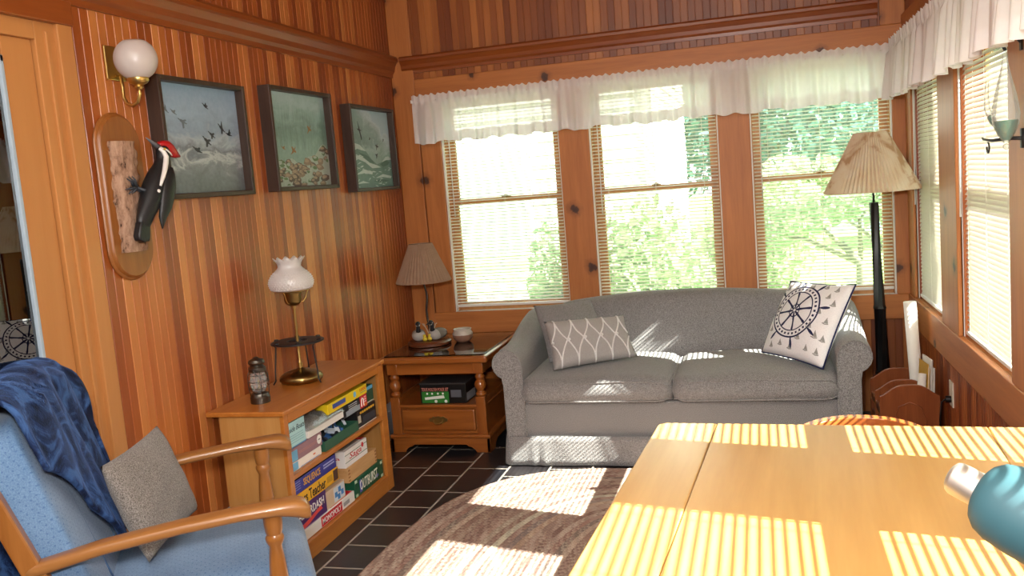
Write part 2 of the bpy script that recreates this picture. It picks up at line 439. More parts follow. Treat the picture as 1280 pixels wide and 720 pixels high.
# ------------------------------------------------------------------ windows and blinds
WN = [0]
def P3(axis, s, d, z):
    """s along the wall, d outwards from the wall's face, z up"""
    return V(s, d, z) if axis == 'x' else V(W+d, s, z)
def abox(mb, axis, s0, s1, d0, d1, z0, z1):
    a, b = P3(axis, s0, d0, z0), P3(axis, s1, d1, z1)
    return mb.box([min(a[i], b[i]) for i in range(3)], [max(a[i], b[i]) for i in range(3)])
def window(axis, s0, s1, zb, zt, zm):
    WN[0] += 1
    root = sthing('window_%d' % WN[0], P3(axis, (s0+s1)/2, .08, zb))
    f = MB()
    for a, b in ((s0-.02, s0+.012), (s1-.012, s1+.02)): abox(f, axis, a, b, .03, .115, zb, zt)
    abox(f, axis, s0, s1, .03, .115, zt-.012, zt+.02)
    f.build('window_frame', m_sash, root, bev=.002)
    for a, b in ((s0, s0+.0075), (s1-.0075, s1)):
        q = MB(); abox(q, axis, a, b, .001, .03, zb+.002, zt); q.build('jamb_liner', m_white, root)
    for nm, z0, z1, d in (('lower_sash', zb, zm+.016, .055), ('upper_sash', zm-.016, zt-.01, .088)):
        q = MB(); st = .046
        for a, b in ((s0+.012, s0+.012+st), (s1-.012-st, s1-.012)): abox(q, axis, a, b, d, d+.03, z0, z1)
        zt0 = z1-(.034 if nm == 'lower_sash' else .05); zb1 = z0+(.05 if nm == 'lower_sash' else .034)
        abox(q, axis, s0+.012+st, s1-.012-st, d, d+.03, zt0, z1)
        abox(q, axis, s0+.012+st, s1-.012-st, d, d+.03, z0, zb1)
        so = q.build(nm, m_sash, root, bev=.002)
        g = MB(); abox(g, axis, s0+.012+st, s1-.012-st, d+.013, d+.017, zb1, zt0); g.build('pane', m_pane, so)
    lk = MB(); c = P3(axis, (s0+s1)/2, .05, zm+.024)
    abox(lk, axis, (s0+s1)/2-.028, (s0+s1)/2+.028, .052, .085, zm+.016, zm+.022); lk.ball(c, (.016, .016, .012), 10, 6)
    lk.build('sash_lock', m_oldbrass, root, smooth='auto')
    return root
def blind(axis, s0, s1, zb, zt, tilt, label, wand, d=.018, pitch=.0203):
    root = thing('window_blind', label, 'blind', P3(axis, (s0+s1)/2, d, zb), group='mini blinds on the back windows' if axis == 'x' else 'mini blinds on the right hand windows')
    hr = MB(); abox(hr, axis, s0+.008, s1-.008, d-.014, d+.014, zt-.03, zt); hr.build('headrail', m_white, root, bev=.002)
    sl = MB(); z = zb+.03; hw = .0122
    ca, sa = math.cos(tilt), math.sin(tilt); jit = random.Random(WN[0]*7+1)
    while z < zt-.035:
        jj = jit.uniform(-.0006, .0006)
        prof = []
        for k in range(5):
            q = -1+k/2; dd = q*hw; cz = .0022*(1-q*q)      # crowned slat; inner (room) edge is q=-1
            prof.append((dd*ca-cz*sa*0, dd*sa+cz))
        rings = [[P3(axis, s, d+a, z+jj+b) for a, b in prof] for s in (s0+.009, s1-.009)]
        sl.rings(rings, closed=False, cap=False); z += pitch
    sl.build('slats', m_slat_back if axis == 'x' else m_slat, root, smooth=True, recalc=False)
    br = MB(); abox(br, axis, s0+.009, s1-.009, d-.012, d+.012, zb, zb+.016); br.build('bottom_rail', m_white, root, bev=.003)
    for f in (.12, .5, .88):
        cd = MB()
        for dd in (-.0135, .0135): cd.tube([P3(axis, s0+(s1-s0)*f, d+dd, zb+.01), P3(axis, s0+(s1-s0)*f, d+dd, zt-.02)], .0009, 5)
        cd.build('ladder_cord', m_cord, root)
    sw = s0+.05 if axis == 'x' else s1-.04
    wd = MB(); wd.tube([P3(axis, sw, d-.026, zt-.03), P3(axis, sw, d-.03, wand)], .0035, 6); wd.build('tilt_wand', m_white, root, smooth=True)
    return root
BT = 2.045
for s0, s1 in ((.292, 1.056), (1.242, 2.006), (2.186, 2.95)): window('x', s0, s1, .685, BT, 1.385)
for a, b in RW: window('y', a, b, .688, BT, 1.335)
lab = ['white mini blind of the left back window, above the end table',
       'white mini blind of the middle back window, above the sofa', 'white mini blind of the right back window, behind the floor lamp']
for (s0, s1), l, w in zip(((.296, 1.052), (1.246, 2.002), (2.190, 2.946)), lab, (1.30, 1.25, 1.28)):
    blind('x', s0, s1, .712, BT, math.radians(15), l, w)
lab = ['white mini blind of the right wall window nearest the corner', 'white mini blind of the right wall window behind the weather glass',
       'white mini blind of the third right wall window, beside the table', 'white mini blind of the fourth right wall window, nearest the camera']
for (a, b), l in zip(RW, lab): blind('y', a+.004, b-.004, .70, BT, math.radians(55), l, 1.2)

# ------------------------------------------------------------------ valances
def valance(axis, s0, s1, z0, z1, d, label, seed, A=.016):
    rnd = random.Random(seed)
    root = thing('valance', label, 'valance', P3(axis, (s0+s1)/2, -d, z0))
    ph = [rnd.uniform(0, 6.28) for _ in range(8)]
    n = int(abs(s1-s0)*190); nz = 14
    def wav(s, f):
        a = math.sin(s*62+ph[0]+1.6*math.sin(s*9+ph[1]))*.6+math.sin(s*27+ph[2]+1.7*math.sin(s*6+ph[3]))*.45+math.sin(s*118+ph[4]+math.sin(s*11))*.3
        return a
    def pos(s, z):
        t = (z1-z)/(z1-z0)                     # 0 at the top, 1 at the hem
        ruf = math.sin(s*160+ph[5])*.7+math.sin(s*97+ph[6])*.5
        if t < .16: off = ruf*.007+(-.004 if .1 < t < .16 else 0)
        else: off = wav(s, t)*A*(.35+.75*t)+ruf*.002*(1-t)
        zz = z+.006*ruf*(1 if t < .02 else 0)-.010*t*wav(s*.6+2, t)
        return P3(axis, s, -d-off-.012*t, zz)
    mbx = MB(); mbx.grid(lambda u, v: pos(s0+(s1-s0)*u, z1+(z0-z1)*v), n, nz); mbx.build('cloth', m_valance, root, smooth=True, recalc=False)
    def hem(u, v):
        p = pos(s0+(s1-s0)*u, z0+.062*(1-v)); return p+(V(0, .003, 0) if axis == 'x' else V(.003, 0, 0))
    mbx = MB(); mbx.grid(hem, n, 4); mbx.build('hem', m_hem, root, smooth=True, recalc=False)
    rd = MB(); rd.tube([P3(axis, s0, -d+.012, z1-.035), P3(axis, s1, -d+.012, z1-.035)], .006, 8); rd.build('curtain_rod', m_white, root, smooth=True)
    for s in (s0, s1):
        bb = MB(); a, b_ = sorted((-d, -.022)); abox(bb, axis, s-.008, s+.008, a, b_, z1-.045, z1-.025); bb.build('rod_bracket', m_white, root)
valance('x', .145, 2.945, 1.775, 2.075, .075, 'white gathered sheer valance across the three back windows', 3, .026)
valance('y', -4.75, -.135, 1.775, 2.085, .10, 'white gathered sheer valance along the right wall windows', 9, .026)

# ------------------------------------------------------------------ glazed door on the left
root = sthing('door_1', (0, -3.4, 0))
f = MB()
f.box((-.06, -2.985, 0), (.006, -2.862, 2.14))          # jamb
f.box((-.06, -4.3, 2.07), (.006, -2.985, 2.14))
f.build('door_jamb', m_door, root, bev=.003)
f = MB(); f.box((0, -2.90, 0), (.022, -2.832, 2.16)); f.build('door_casing', m_door, root, bev=.004)
f = MB(); f.box((0, -4.4, 2.128), (.030, -2.828, 2.21)); f.build('door_head', m_crown_y, root, bev=.004)
f = MB(); f.box((-.005, -2.945, 0), (.014, -2.93, 2.1)); f.build('door_stop', m_door, root, bev=.003)
f = MB(); f.box((-.05, -3.115, 0), (-.008, -2.99, 2.07)); f.box((-.05, -4.3, 2.005), (-.008, -3.115, 2.07)); f.box((-.05, -4.3, 0), (-.008, -3.115, .16)); f.box((-.05, -4.3, .16), (-.008, -4.2, 2.005))
f.build('door_leaf', m_door, root, bev=.004)
f = MB(); f.box((-.02, -3.129, .16), (-.004, -3.115, 2.008)); f.box((-.02, -4.2, 1.985), (-.004, -3.115, 2.008)); f.build('glazing_bead', m_silver, root, bev=.003)
f = MB(); f.box((-.022, -4.2, .16), (-.017, -3.13, 2.0)); f.build('door_pane', m_doorglass, root)
# the dark room beyond the door
m_dark = plain('dim room wall', '3a332e', .8)
f = MB()
f.box((-2.6, -5.2, -.08), (-.1, -2.2, 0)); f.box((-2.6, -5.2, 2.6), (-.1, -2.2, 2.68)); f.box((-2.7, -5.2, -.08), (-2.6, -2.2, 2.68)); f.box((-2.6, -5.3, -.08), (-.1, -5.2, 2.68)); f.box((-2.6, -2.2, -.08), (-.1, -2.1, 2.68))
struct(f.build('wall_beyond', m_dark))
# ------------------------------------------------------------------ rug
def rugmat():
    m, nt, out = newmat('braided rug'); b = bsdf(nt, out, .95, 0, .1)
    uv = N(nt, 'ShaderNodeUVMap'); sp = N(nt, 'ShaderNodeSeparateXYZ'); L(nt, uv.outputs[0], sp.inputs[0])
    ring = math_(nt, 'FLOOR', sp.outputs['Y'])
    fr = math_(nt, 'FRACT', sp.outputs['Y'])
    r = ramp(nt, [(i/18, c) for i, c in enumerate(['a88f82', '8d7168', 'b39e90', 'a07f74', '8e7f76', 'c0aa98', '977a6e', 'a58e7e', 'b0af9f', '94786e', 'ad9284', 'b8a896', '90766c', 'cdc7b2', 'a2877c', '948680', 'b89d88', 'a3a38d'])], 'CONSTANT')
    L(nt, math_(nt, 'DIVIDE', math_(nt, 'MODULO', ring, 18.), 18.), r.inputs[0])
    # braid strands: chevrons along the row
    sl = math_(nt, 'ABSOLUTE', math_(nt, 'SUBTRACT', fr, .5))
    ph = math_(nt, 'ADD', math_(nt, 'MULTIPLY', sp.outputs['X'], 62.), math_(nt, 'MULTIPLY', sl, 1.6))
    idx = math_(nt, 'FLOOR', ph); wn = N(nt, 'ShaderNodeTexWhiteNoise', noise_dimensions='2D')
    cb = N(nt, 'ShaderNodeCombineXYZ'); L(nt, idx, cb.inputs[0]); L(nt, ring, cb.inputs[1]); L(nt, cb.outputs[0], wn.inputs['Vector'])
    st = ramp(nt, [(0, '5c4a46'), (.2, '9c7c70'), (.4, 'b3a094'), (.6, '7e6a66'), (.8, 'c4b8a6')], 'CONSTANT'); L(nt, wn.outputs['Value'], st.inputs[0])
    L(nt, mixc(nt, .33, r.outputs[0], st.outputs[0]), b.inputs['Base Color'])
    hh = math_(nt, 'FRACT', ph); bump(nt, b, math_(nt, 'ABSOLUTE', math_(nt, 'SUBTRACT', hh, .5)), .5, .004)
    return m
def build_rug():
    bm = bmesh.new(); uvl = bm.loops.layers.uv.new('UVMap')
    cx, cy, a, b = 1.60, -2.5, .965, 1.42; rw = .031; nseg = 160; rows = int(a/rw)
    rings = []; sub = 3
    for i in range(rows*sub+1):
        d = i/sub*rw; aa, bb = max(a-d, .002), b-d*.85; f = min(1, d/.9); e = 3.0-.9*f
        ring = []
        for k in range(nseg):
            th = 2*PI*k/nseg; c, s = math.cos(th), math.sin(th)
            x = cx+aa*math.copysign(abs(c)**(2/e), c); y = cy+bb*math.copysign(abs(s)**(2/e), s)
            z = .012+(-.004 if i % sub == 0 else 0)
            ring.append(bm.verts.new((x-cx, y-cy, z)))
        rings.append(ring)
    base = [bm.verts.new((v.co.x, v.co.y, .0005)) for v in rings[0]]
    def ln(ring):
        acc = [0]
        for k in range(nseg): acc.append(acc[-1]+(ring[(k+1) % nseg].co-ring[k].co).length)
        return acc
    for i in range(len(rings)-1):
        la, lb = ln(rings[i]), ln(rings[i+1])
        for k in range(nseg):
            j = (k+1) % nseg
            f = bm.faces.new([rings[i][k], rings[i][j], rings[i+1][j], rings[i+1][k]])
            for lp, (u, w) in zip(f.loops, ((la[k], i), (la[k+1], i), (la[k+1], i+1), (la[k], i+1))):
                lp[uvl].uv = (u, w/sub)
    for k in range(nseg):
        j = (k+1) % nseg; f = bm.faces.new([base[k], base[j], rings[0][j], rings[0][k]])
    bm.faces.new(list(reversed(base)))
    bmesh.ops.recalc_face_normals(bm, faces=bm.faces)
    me = bpy.data.meshes.new('braided_rug'); bm.to_mesh(me); bm.free(); me.materials.append(rugmat())
    for p in me.polygons: p.use_smooth = True
    o = bpy.data.objects.new('braided_rug', me); COL.objects.link(o); o.location = (cx, cy, .001)
    tag(o, 'oval braided rug in mauve, brown and tan rows on the slate floor', 'rug')
build_rug()

# ------------------------------------------------------------------ sofa
sofa = thing('sofa', 'grey tweed two seat sofa with rolled arms and skirt under the windows', 'sofa', (1.76, -.6, 0))
def smoothstep(t): t = max(0, min(1, t)); return t*t*(3-2*t)
mb = MB(); mb.box((.905, -1.0, .1), (2.645, -.16, .335)); mb.build('base', m_sofa, sofa, bev=.012)
# skirt: panels round the front and the sides with a pleat at each corner
mb = MB()
def skpath(u):
    # left rear -> left front -> right front -> right rear
    pts = [V(.875, -.16, 0), V(.868, -.98, 0), V(.885, -1.022, 0), V(2.645, -1.022, 0), V(2.672, -.98, 0), V(2.665, -.16, 0)]
    ls = [(pts[i+1]-pts[i]).length for i in range(5)]; t = u*sum(ls)
    for i, l in enumerate(ls):
        if t <= l or i == 4: return pts[i].lerp(pts[i+1], min(1, t/l)), (pts[i+1]-pts[i]).normalized()
        t -= l
def skirt(u, v):
    p, d = skpath(u); n = V(d.y, -d.x, 0)
    flare = .004+.014*(1-v)+.004*math.sin(u*61)*(1-v)
    for c in (.286, .303, .69, .71): flare += .010*math.exp(-((u-c)/.004)**2)*(1-v)
    return p+n*flare+V(0, 0, .008+.150*v)
mb.grid(skirt, 220, 6); mb.build('skirt', m_sofa, sofa, smooth=True, solid=.006, recalc=False)
def make_arm(sx, cx):
    """rolled arm: sx=-1 left arm, +1 right arm; cx = centre of the roll"""
    def prof(z0, zr, r):
        # from the inner bottom over the roll to the outer bottom, in (outward, z)
        pts = [(-.085, .12), (-.085, .3), (-.082, zr-.02)]
        for k in range(0, 13):
            a = math.radians(172-(k*(172+68)/12))
            pts.append((math.cos(a)*r-.004, zr+math.sin(a)*r))
        pts += [(-.005+.028, zr-r*1.12), (.018, zr-r*1.5), (.018, .3), (.018, .12)]
        return pts
    rings = []
    for k in range(13):
        t = k/12; y = -1.02+.80*t
        zr = .545+.105*smoothstep((t-.25)/.75); r = .082+.004*math.sin(PI*t)
        e = .006*(1 if k in (0, 12) else 0)
        rings.append([V(cx+sx*o, y, z) for o, z in prof(0, zr, r-e)])
    mb = MB(); mb.rings([rings[0]]+rings); o = mb.build('armrest', m_sofa, sofa, smooth='auto', bev=.007)
    # welt round the front panel
    w = MB(); w.tube([p+V(0, -.003, 0) for p in rings[0]], .0045, 6); w.build('piping', m_sofa, o, smooth=True)
make_arm(-1, .902); make_arm(1, 2.625)
def back_h(x):
    q = abs((x-1.76)/.80); return .80-.062*q**2-(.05*max(0, q-.85)/.2)
rings = []
for i in range(41):
    x = .90+i*(2.645-.90)/40; h = back_h(x); e = 0
    if i in (0, 40): e = .02
    prof = [(-.12, .1), (-.12-e, h-.10), (-.135, h-.035), (-.17, h-.006), (-.215, h), (-.26, h-.008), (-.292, h-.035), (-.305, h-.08), (-.322, .62), (-.345, .52), (-.36, .42), (-.36, .2), (-.3, .1)]
    wob = .003*math.sin(x*9)
    rings.append([V(x, y-wob*(z > .3), z) for y, z in prof])
mb = MB(); mb.rings(rings); mb.build('backrest', m_sofa, sofa, smooth='auto', sub=1)
def seat(x0, x1, seed):
    y0, y1, z0, z1 = -1.045, -.365, .338, .465
    root = MB(); n, m = 26, 18; cxx, cyy = (x0+x1)/2, (y0+y1)/2; R = .035
    def sup(u, v, top):
        x = -1+2*u; y = -1+2*v
        px = cxx+(x1-x0)/2*x; py = cyy+(y1-y0)/2*y
        ex = 1-abs(x)**14; ey = 1-abs(y)**14
        # round the corners in plan
        if abs(x) > .86 and abs(y) > .86:
            k = ((abs(x)-.86)/.14)*((abs(y)-.86)/.14); px -= math.copysign(.02*k, x); py -= math.copysign(.02*k, y)
        crown = .018*(1-x*x)*(1-y*y)+.004*math.sin(x*4+seed)
        edge = .022*(1-min(1, max(0, ex))**.5)+.022*(1-min(1, max(0, ey))**.5)
        return V(px, py, (z1+crown-edge) if top else (z0+edge*.4))
    a = root.grid(lambda u, v: sup(u, v, True), n, m); b_ = root.grid(lambda u, v: sup(u, v, False), n, m)
    def rim(g): return [g[i][0] for i in range(n)]+[g[n-1][j] for j in range(1, m)]+[g[i][m-1] for i in range(n-2, -1, -1)]+[g[0][j] for j in range(m-2, 0, -1)]
    ra, rb = rim(a), rim(b_)
    mid = []
    for p, q in zip(ra, rb):
        c = V((p.co.x-cxx)/(x1-x0)*2, (p.co.y-cyy)/(y1-y0)*2, 0); mid.append(root.bm.verts.new((p.co+q.co)/2+V(c.x*.010, c.y*.012, 0)))
    for k in range(len(ra)):
        j = (k+1) % len(ra); root._f([ra[k], ra[j], mid[j], mid[k]]); root._f([mid[k], mid[j], rb[j], rb[k]])
    pt = [p.co.copy() for p in ra]; pb = [p.co.copy() for p in rb]
    o = root.build('seat_cushion', m_sofa, sofa, smooth=True)
    w = MB(); w.tube([p+V(0, 0, .0) for p in pt], .005, 6, loop=True); w.tube([p for p in pb], .005, 6, loop=True); w.build('piping', m_sofa, o, smooth=True)
seat(.972, 1.752, 0); seat(1.762, 2.548, 2)

# ------------------------------------------------------------------ cushions
def pillow_pos(cs, th, pinch=.05):
    bl, br, tr, tl = [Vector(c) for c in cs]
    nrm = (br-bl).cross(tl-bl).normalized()
    def pos(u, v, side, off=0.):
        x, y = 2*u-1, 2*v-1
        # the edges draw in between the corners
        uu = .5+.5*x*(1-pinch*(1-y*y)*abs(x)); vv = .5+.5*y*(1-pinch*(1-x*x)*abs(y))
        p = bl*(1-uu)*(1-vv)+br*uu*(1-vv)+tr*uu*vv+tl*(1-uu)*vv
        b = (max(0, (1-x*x))*max(0, (1-y*y)))**.42
        w = 1+.06*math.sin(5*x+3*y)+.04*math.sin(9*y-4*x)
        return p+nrm*side*(th/2*b*w+off)
    return pos, nrm
def pillow(name, mat, cs, th, parent=None, n=26):
    pos, nrm = pillow_pos(cs, th); mb = MB()
    mb.grid(lambda u, v: pos(u, v, 1), n, n); mb.grid(lambda u, v: pos(u, v, -1), n, n)
    return mb.build(name, mat, parent, smooth=True, weld=.0005), pos
def rootat(name, label, cat, cs): return thing(name, label, cat, tuple((Vector(cs[0])+Vector(cs[1]))/2))
cs = [(1.075, -.76, .494), (1.42, -.59, .496), (1.26, -.415, .785), (.955, -.555, .785)]
r = rootat('throw_pillow', 'plain grey tweed square pillow behind the rope patterned pillow on sofa', 'pillow', cs); pillow('cover', m_sofa, cs, .10, r)
cs = [(1.129, -.905, .482), (1.551, -.697, .505), (1.469, -.575, .712), (1.061, -.76, .722)]
r = rootat('lumbar_pillow', 'grey oblong pillow with white rope lattice at the left end of sofa', 'pillow', cs)
o, pos = pillow('cover', m_lumbar, cs, .13, r)
for k in range(6):
    for s in (0, 1):
        pts = []
        for j in range(25):
            v = j/24; u = (k-.5)/5+(.2*(v if s == 0 else 1-v))
            u += .03*math.sin(PI*2*v)*(1 if s else -1)
            if .015 < u < .985: pts.append(pos(u, v, 1, .002))
        if len(pts) > 3:
            mb = MB(); mb.tube(pts, .0042, 6); mb.build('rope_pattern', m_rope, r, smooth=True)
mb = MB()
for k in range(5):
    mb.ball(pos((k+.1)/5, .5, 1, .004), .009, 8, 6)
mb.build('rope_knots', m_rope, r, smooth=True)
cs = [(2.195, -.655, .503), (2.478, -.985, .480), (2.655, -.825, .862), (2.362, -.504, .850)]
r = rootat('nautical_pillow', 'white square pillow printed with a navy ship wheel, leaning at the right end of sofa', 'pillow', cs)
o, pos = pillow('cover', m_cotton, cs, .14, r)
def decal_strip(mb, pts, w, o=.0012):
    """flat printed stroke through uv points"""
    L_, R_ = [], []
    for i, (u, v) in enumerate(pts):
        a = pts[max(0, i-1)]; c = pts[min(len(pts)-1, i+1)]; dx, dy = c[0]-a[0], c[1]-a[1]; l = math.hypot(dx, dy) or 1
        ww = w(i/(len(pts)-1)) if callable(w) else w
        nx, ny = -dy/l*ww/2, dx/l*ww/2
        L_.append(mb.bm.verts.new(pos(u+nx, v+ny, 1, o))); R_.append(mb.bm.verts.new(pos(u-nx, v-ny, 1, o)))
    for i in range(len(pts)-1): mb._f([L_[i], L_[i+1], R_[i+1], R_[i]])
wc = (.42, .56); mb = MB()
def circ(r_, n=48): return [(wc[0]+r_*math.cos(2*PI*k/n), wc[1]+r_*math.sin(2*PI*k/n)) for k in range(n+1)]
decal_strip(mb, circ(.34), .02); decal_strip(mb, circ(.255), .014); decal_strip(mb, circ(.08), .014)
for k in range(32):
    a = 2*PI*(k+.5)/32; c = (wc[0]+.297*math.cos(a), wc[1]+.297*math.sin(a))
    decal_strip(mb, [(c[0]-.014*math.cos(a), c[1]-.014*math.sin(a)), (c[0]+.014*math.cos(a), c[1]+.014*math.sin(a))], .026)
for k in range(8):
    a = 2*PI*k/8+.22
    decal_strip(mb, [(wc[0]+q*math.cos(a), wc[1]+q*math.sin(a)) for q in (.02, .08, .13, .18, .23, .255)], lambda t: .018+.016*math.sin(t*PI*2)**2)
    decal_strip(mb, [(wc[0]+q*math.cos(a), wc[1]+q*math.sin(a)) for q in (.34, .37, .40, .43, .455, .47)], lambda t: .016+.02*math.sin(t*PI)**2)
mb.build('ship_wheel_print', m_navyprint, r, recalc=False)
rr = random.Random(4)
for (u, v) in [(.86, .9), (.7, .93), (.9, .72), (.8, .8), (.77, .6), (.9, .5), (.72, .42), (.83, .32), (.6, .26), (.75, .15), (.9, .14), (.5, .12), (.35, .14), (.2, .1), (.12, .3), (.1, .88), (.25, .93), (.5, .93), (.08, .6), (.93, .3)]:
    s = .05*rr.uniform(.8, 1.1); mb = MB()
    decal_strip(mb, [(u-s*.8, v-s*.55), (u, v-s*.75), (u+s*.8, v-s*.55)], .012)
    decal_strip(mb, [(u, v-s*.5), (u, v+s)], lambda t: (1-t)*.04+.003)
    decal_strip(mb, [(u+s*.45, v-s*.45), (u+s*.2, v+s*.5)], lambda t: (1-t)*.022+.003)
    mb.build('sailboat_print', m_greyprint, r, recalc=False)
mb = MB(); per = [pos(t, 0, 1) for t in [i/30 for i in range(30)]]+[pos(1, t, 1) for t in [i/30 for i in range(30)]]+[pos(1-t, 1, 1) for t in [i/30 for i in range(30)]]+[pos(0, 1-t, 1) for t in [i/30 for i in range(30)]]
mb.tube(per, .0042, 6, loop=True); mb.build('piping', m_navypipe, r, smooth=True)

# ------------------------------------------------------------------ end table
et = thing('end_table', 'brown wooden end table with glass top, turned legs and one drawer in the corner', 'end table', (.43, -.48, 0))
X0, X1, Y0, Y1 = .12, .705, -.805, -.13
mb = MB(); mb.box((X0-.03, Y0-.02, .515), (X1+.03, Y1+.03, .555)); mb.build('tabletop', m_cherry, et, bev=.012, bseg=3)
mb = MB(); mb.box((X0-.005, Y0+.005, .5555), (X1+.005, Y1+.005, .561)); mb.build('glass_top', m_tabletopglass, et, bev=.001)
mb = MB()
for a, b in (((X0+.03, Y0+.012, .45), (X1-.03, Y0+.03, .515)), ((X0+.03, Y1-.03, .45), (X1-.03, Y1-.012, .515)), ((X0+.012, Y0+.03, .45), (X0+.03, Y1-.03, .515)), ((X1-.03, Y0+.03, .45), (X1-.012, Y1-.03, .515))): mb.box(a, b)
mb.build('apron', m_cherry, et, bev=.003)
pr = [(.020, .315), (.028, .325), (.030, .335), (.020, .347), (.023, .355), (.032, .372), (.034, .385), (.028, .402), (.020, .412), (.026, .422), (.028, .432), (.022, .442), (.022, .452)]
for x, y in ((X0+.035, Y0+.035), (X1-.035, Y0+.035), (X0+.035, Y1-.035), (X1-.035, Y1-.035)):
    mb = MB(); mb.lathe(pr, V(x, y, 0), n=20); mb.cbox((x, y, .205), (.056, .056, .226)); mb.cbox((x, y, .483), (.06, .06, .064))
    mb.build('leg', m_cherry_z, et, smooth='auto', bev=.003)
mb = MB(); mb.box((X0+.018, Y0+.03, .1), (X1-.018, Y1-.012, .258)); mb.build('drawer_case', m_cherry, et, bev=.003)
mb = MB(); mb.box((X0+.006, Y0+.008, .258), (X1-.006, Y1-.006, .274)); mb.build('shelf', m_cherry, et, bev=.004)
mb = MB(); mb.box((X0+.02, Y1-.03, .274), (X1-.02, Y1-.012, .315)); mb.box((X1-.03, Y0+.07, .274), (X1-.012, Y1-.03, .305)); mb.box((X0+.012, Y0+.07, .274), (X0+.03, Y1-.03, .305)); mb.build('shelf_gallery', m_cherry, et, bev=.003)
dr = MB(); dr.box((X0+.075, Y0+.006, .125), (X1-.075, Y0+.031, .246)); dr = dr.build('drawer', m_cherry, et, bev=.007)
mb = MB(); hx, hz, hy = (X0+X1)/2, .186, Y0+.002
pl_ = [(0, .022), (.012, .016), (.026, .019), (.038, .010), (.048, .006), (.044, -.006), (.03, -.009), (.02, -.018), (.008, -.014), (0, -.02)]
mb.prism([V(hx+x, hy, hz+z) for x, z in [(x*1.2, z*1.15) for x, z in pl_]+[(-x*1.2, z*1.15) for x, z in reversed(pl_[1:-1])]], (0, .005, 0))
mb.tube([V(hx-.028, hy-.002, hz+.004), V(hx-.026, hy-.014, hz-.006), V(hx-.012, hy-.018, hz-.015), V(hx+.012, hy-.018, hz-.015), V(hx+.026, hy-.014, hz-.006), V(hx+.028, hy-.002, hz+.004)], .0035, 8)
mb.build('handle', m_brass, dr, smooth='auto')
# base plinth with bracket feet
mb = MB(); mb.box((X0-.012, Y0-.008, .082), (X1+.012, Y1+.008, .104)); mb.build('plinth_moulding', m_cherry, et, bev=.008, bseg=3)
mb = MB()
def bracket(a, b, nrm, th=.022):
    # scalloped bottom board from a to b (xy)
    d = (b-a); l = d.length; d.normalize()
    pts = [(0, .082), (0, 0), (.085, 0), (.095, .018), (.112, .03), (.13, .034), (.145, .045), (l-.145, .045), (l-.13, .034), (l-.112, .03), (l-.095, .018), (l-.085, 0), (l, 0), (l, .082)]
    mb.prism([a+d*s+V(0, 0, z) for s, z in pts], nrm*th)
bracket(V(X0-.008, Y0-.004, 0), V(X1+.008, Y0-.004, 0), V(0, 1, 0)); bracket(V(X0-.008, Y1+.004, 0), V(X1+.008, Y1+.004, 0), V(0, -1, 0))
bracket(V(X1+.008, Y0-.004, 0), V(X1+.008, Y1+.004, 0), V(-1, 0, 0)); bracket(V(X0-.008, Y0-.004, 0), V(X0-.008, Y1+.004, 0), V(1, 0, 0))
mb.build('bracket_base', m_cherry, et, bev=.003)

# poker set box on the shelf
bx = thing('game_box', 'black poker set box with green picture on the end table shelf', 'game box', (.435, -.66, .274))
mb = MB(); mb.box((.302, -.765, .2745), (.578, -.57, .385)); mb.build('carton', m_black, bx, bev=.002)
mb = MB(); mb.box((.299, -.768, .385), (.581, -.567, .392)); mb.build('lid', plain('grey lid edge', '3b3a3c', .3), bx, bev=.001)
m_green = plain('green print', '2b7a2c', .5); m_lime = plain('pale print', 'dfe6df', .5, var=.02); m_red = plain('red print', 'b8232a', .45)
mb = MB(); mb.box((.312, -.7665, .278), (.475, -.765, .343)); pn = mb.build('printed_panel', m_green, bx)
mb = MB(); mb.prism([V(.33, -.7668, .296), V(.45, -.7668, .305), V(.444, -.7668, .322), V(.328, -.7668, .31)], (0, .0004, 0)); mb.build('white_banner', m_lime, pn)
mb = MB()
for i, x in enumerate((.345, .375, .41, .44)): mb.cyl(V(x, -.7668, .332), V(x, -.7664, .332), .006, n=12)
for x in (.395, .455): mb.cyl(V(x, -.7668, .287), V(x, -.7664, .287), .009, n=14)
mb.build('chips_print', m_lime, pn)
text("TEXAS HOLD'EM POKER SET", plain('lettering salmon', 'd88a7c', .5), bx, (.393, -.7656, .356), (1, 0, 0), (0, 0, 1), .163, .020, bold=.01)
mb = MB(); mb.box((.488, -.7662, .31), (.55, -.765, .352)); mb.build('grey_panel', plain('grey print panel', '5b5e66', .5), bx)
mb = MB(); mb.box((.578, -.75, .285), (.5788, -.6, .33)); mb.build('label', plain('grey label', '8f9298', .5), bx)

# ------------------------------------------------------------------ goose lamp
tl = thing('table_lamp', 'table lamp with beige pleated shade and two geese on a round wooden base', 'lamp', (.265, -.45, .561))
c = V(.265, -.45, .561)
mb = MB(); mb.lathe([(.125, 0), (.132, .004), (.132, .018), (.122, .024), (.118, .03), (.0, .031)], c, n=40); mb.build('wooden_base', m_walnut, tl, smooth='auto')
st = MB(); pts = [c+V(-.005+.006*math.sin(k*.9), .02+.004*math.cos(k*1.3), .03+k*.029) for k in range(14)]; st.tube(pts, [.0085-.0002*k for k in range(14)], 8); st.build('stem', plain('dark driftwood', '33231a', .6), tl, smooth=True)
top = pts[-1]
mb = MB(); mb.cyl(top, top+V(0, 0, .03), .011, n=12); mb.cyl(top+V(0, 0, .03), top+V(0, 0, .165), .003, n=8); mb.ball(top+V(0, 0, .178), .008, 8, 6); mb.build('socket', m_oldbrass, tl, smooth='auto')
m_shade = cloth_translucent('beige pleated shade', '9c7f68', 'b39780', .25, 0, 30)
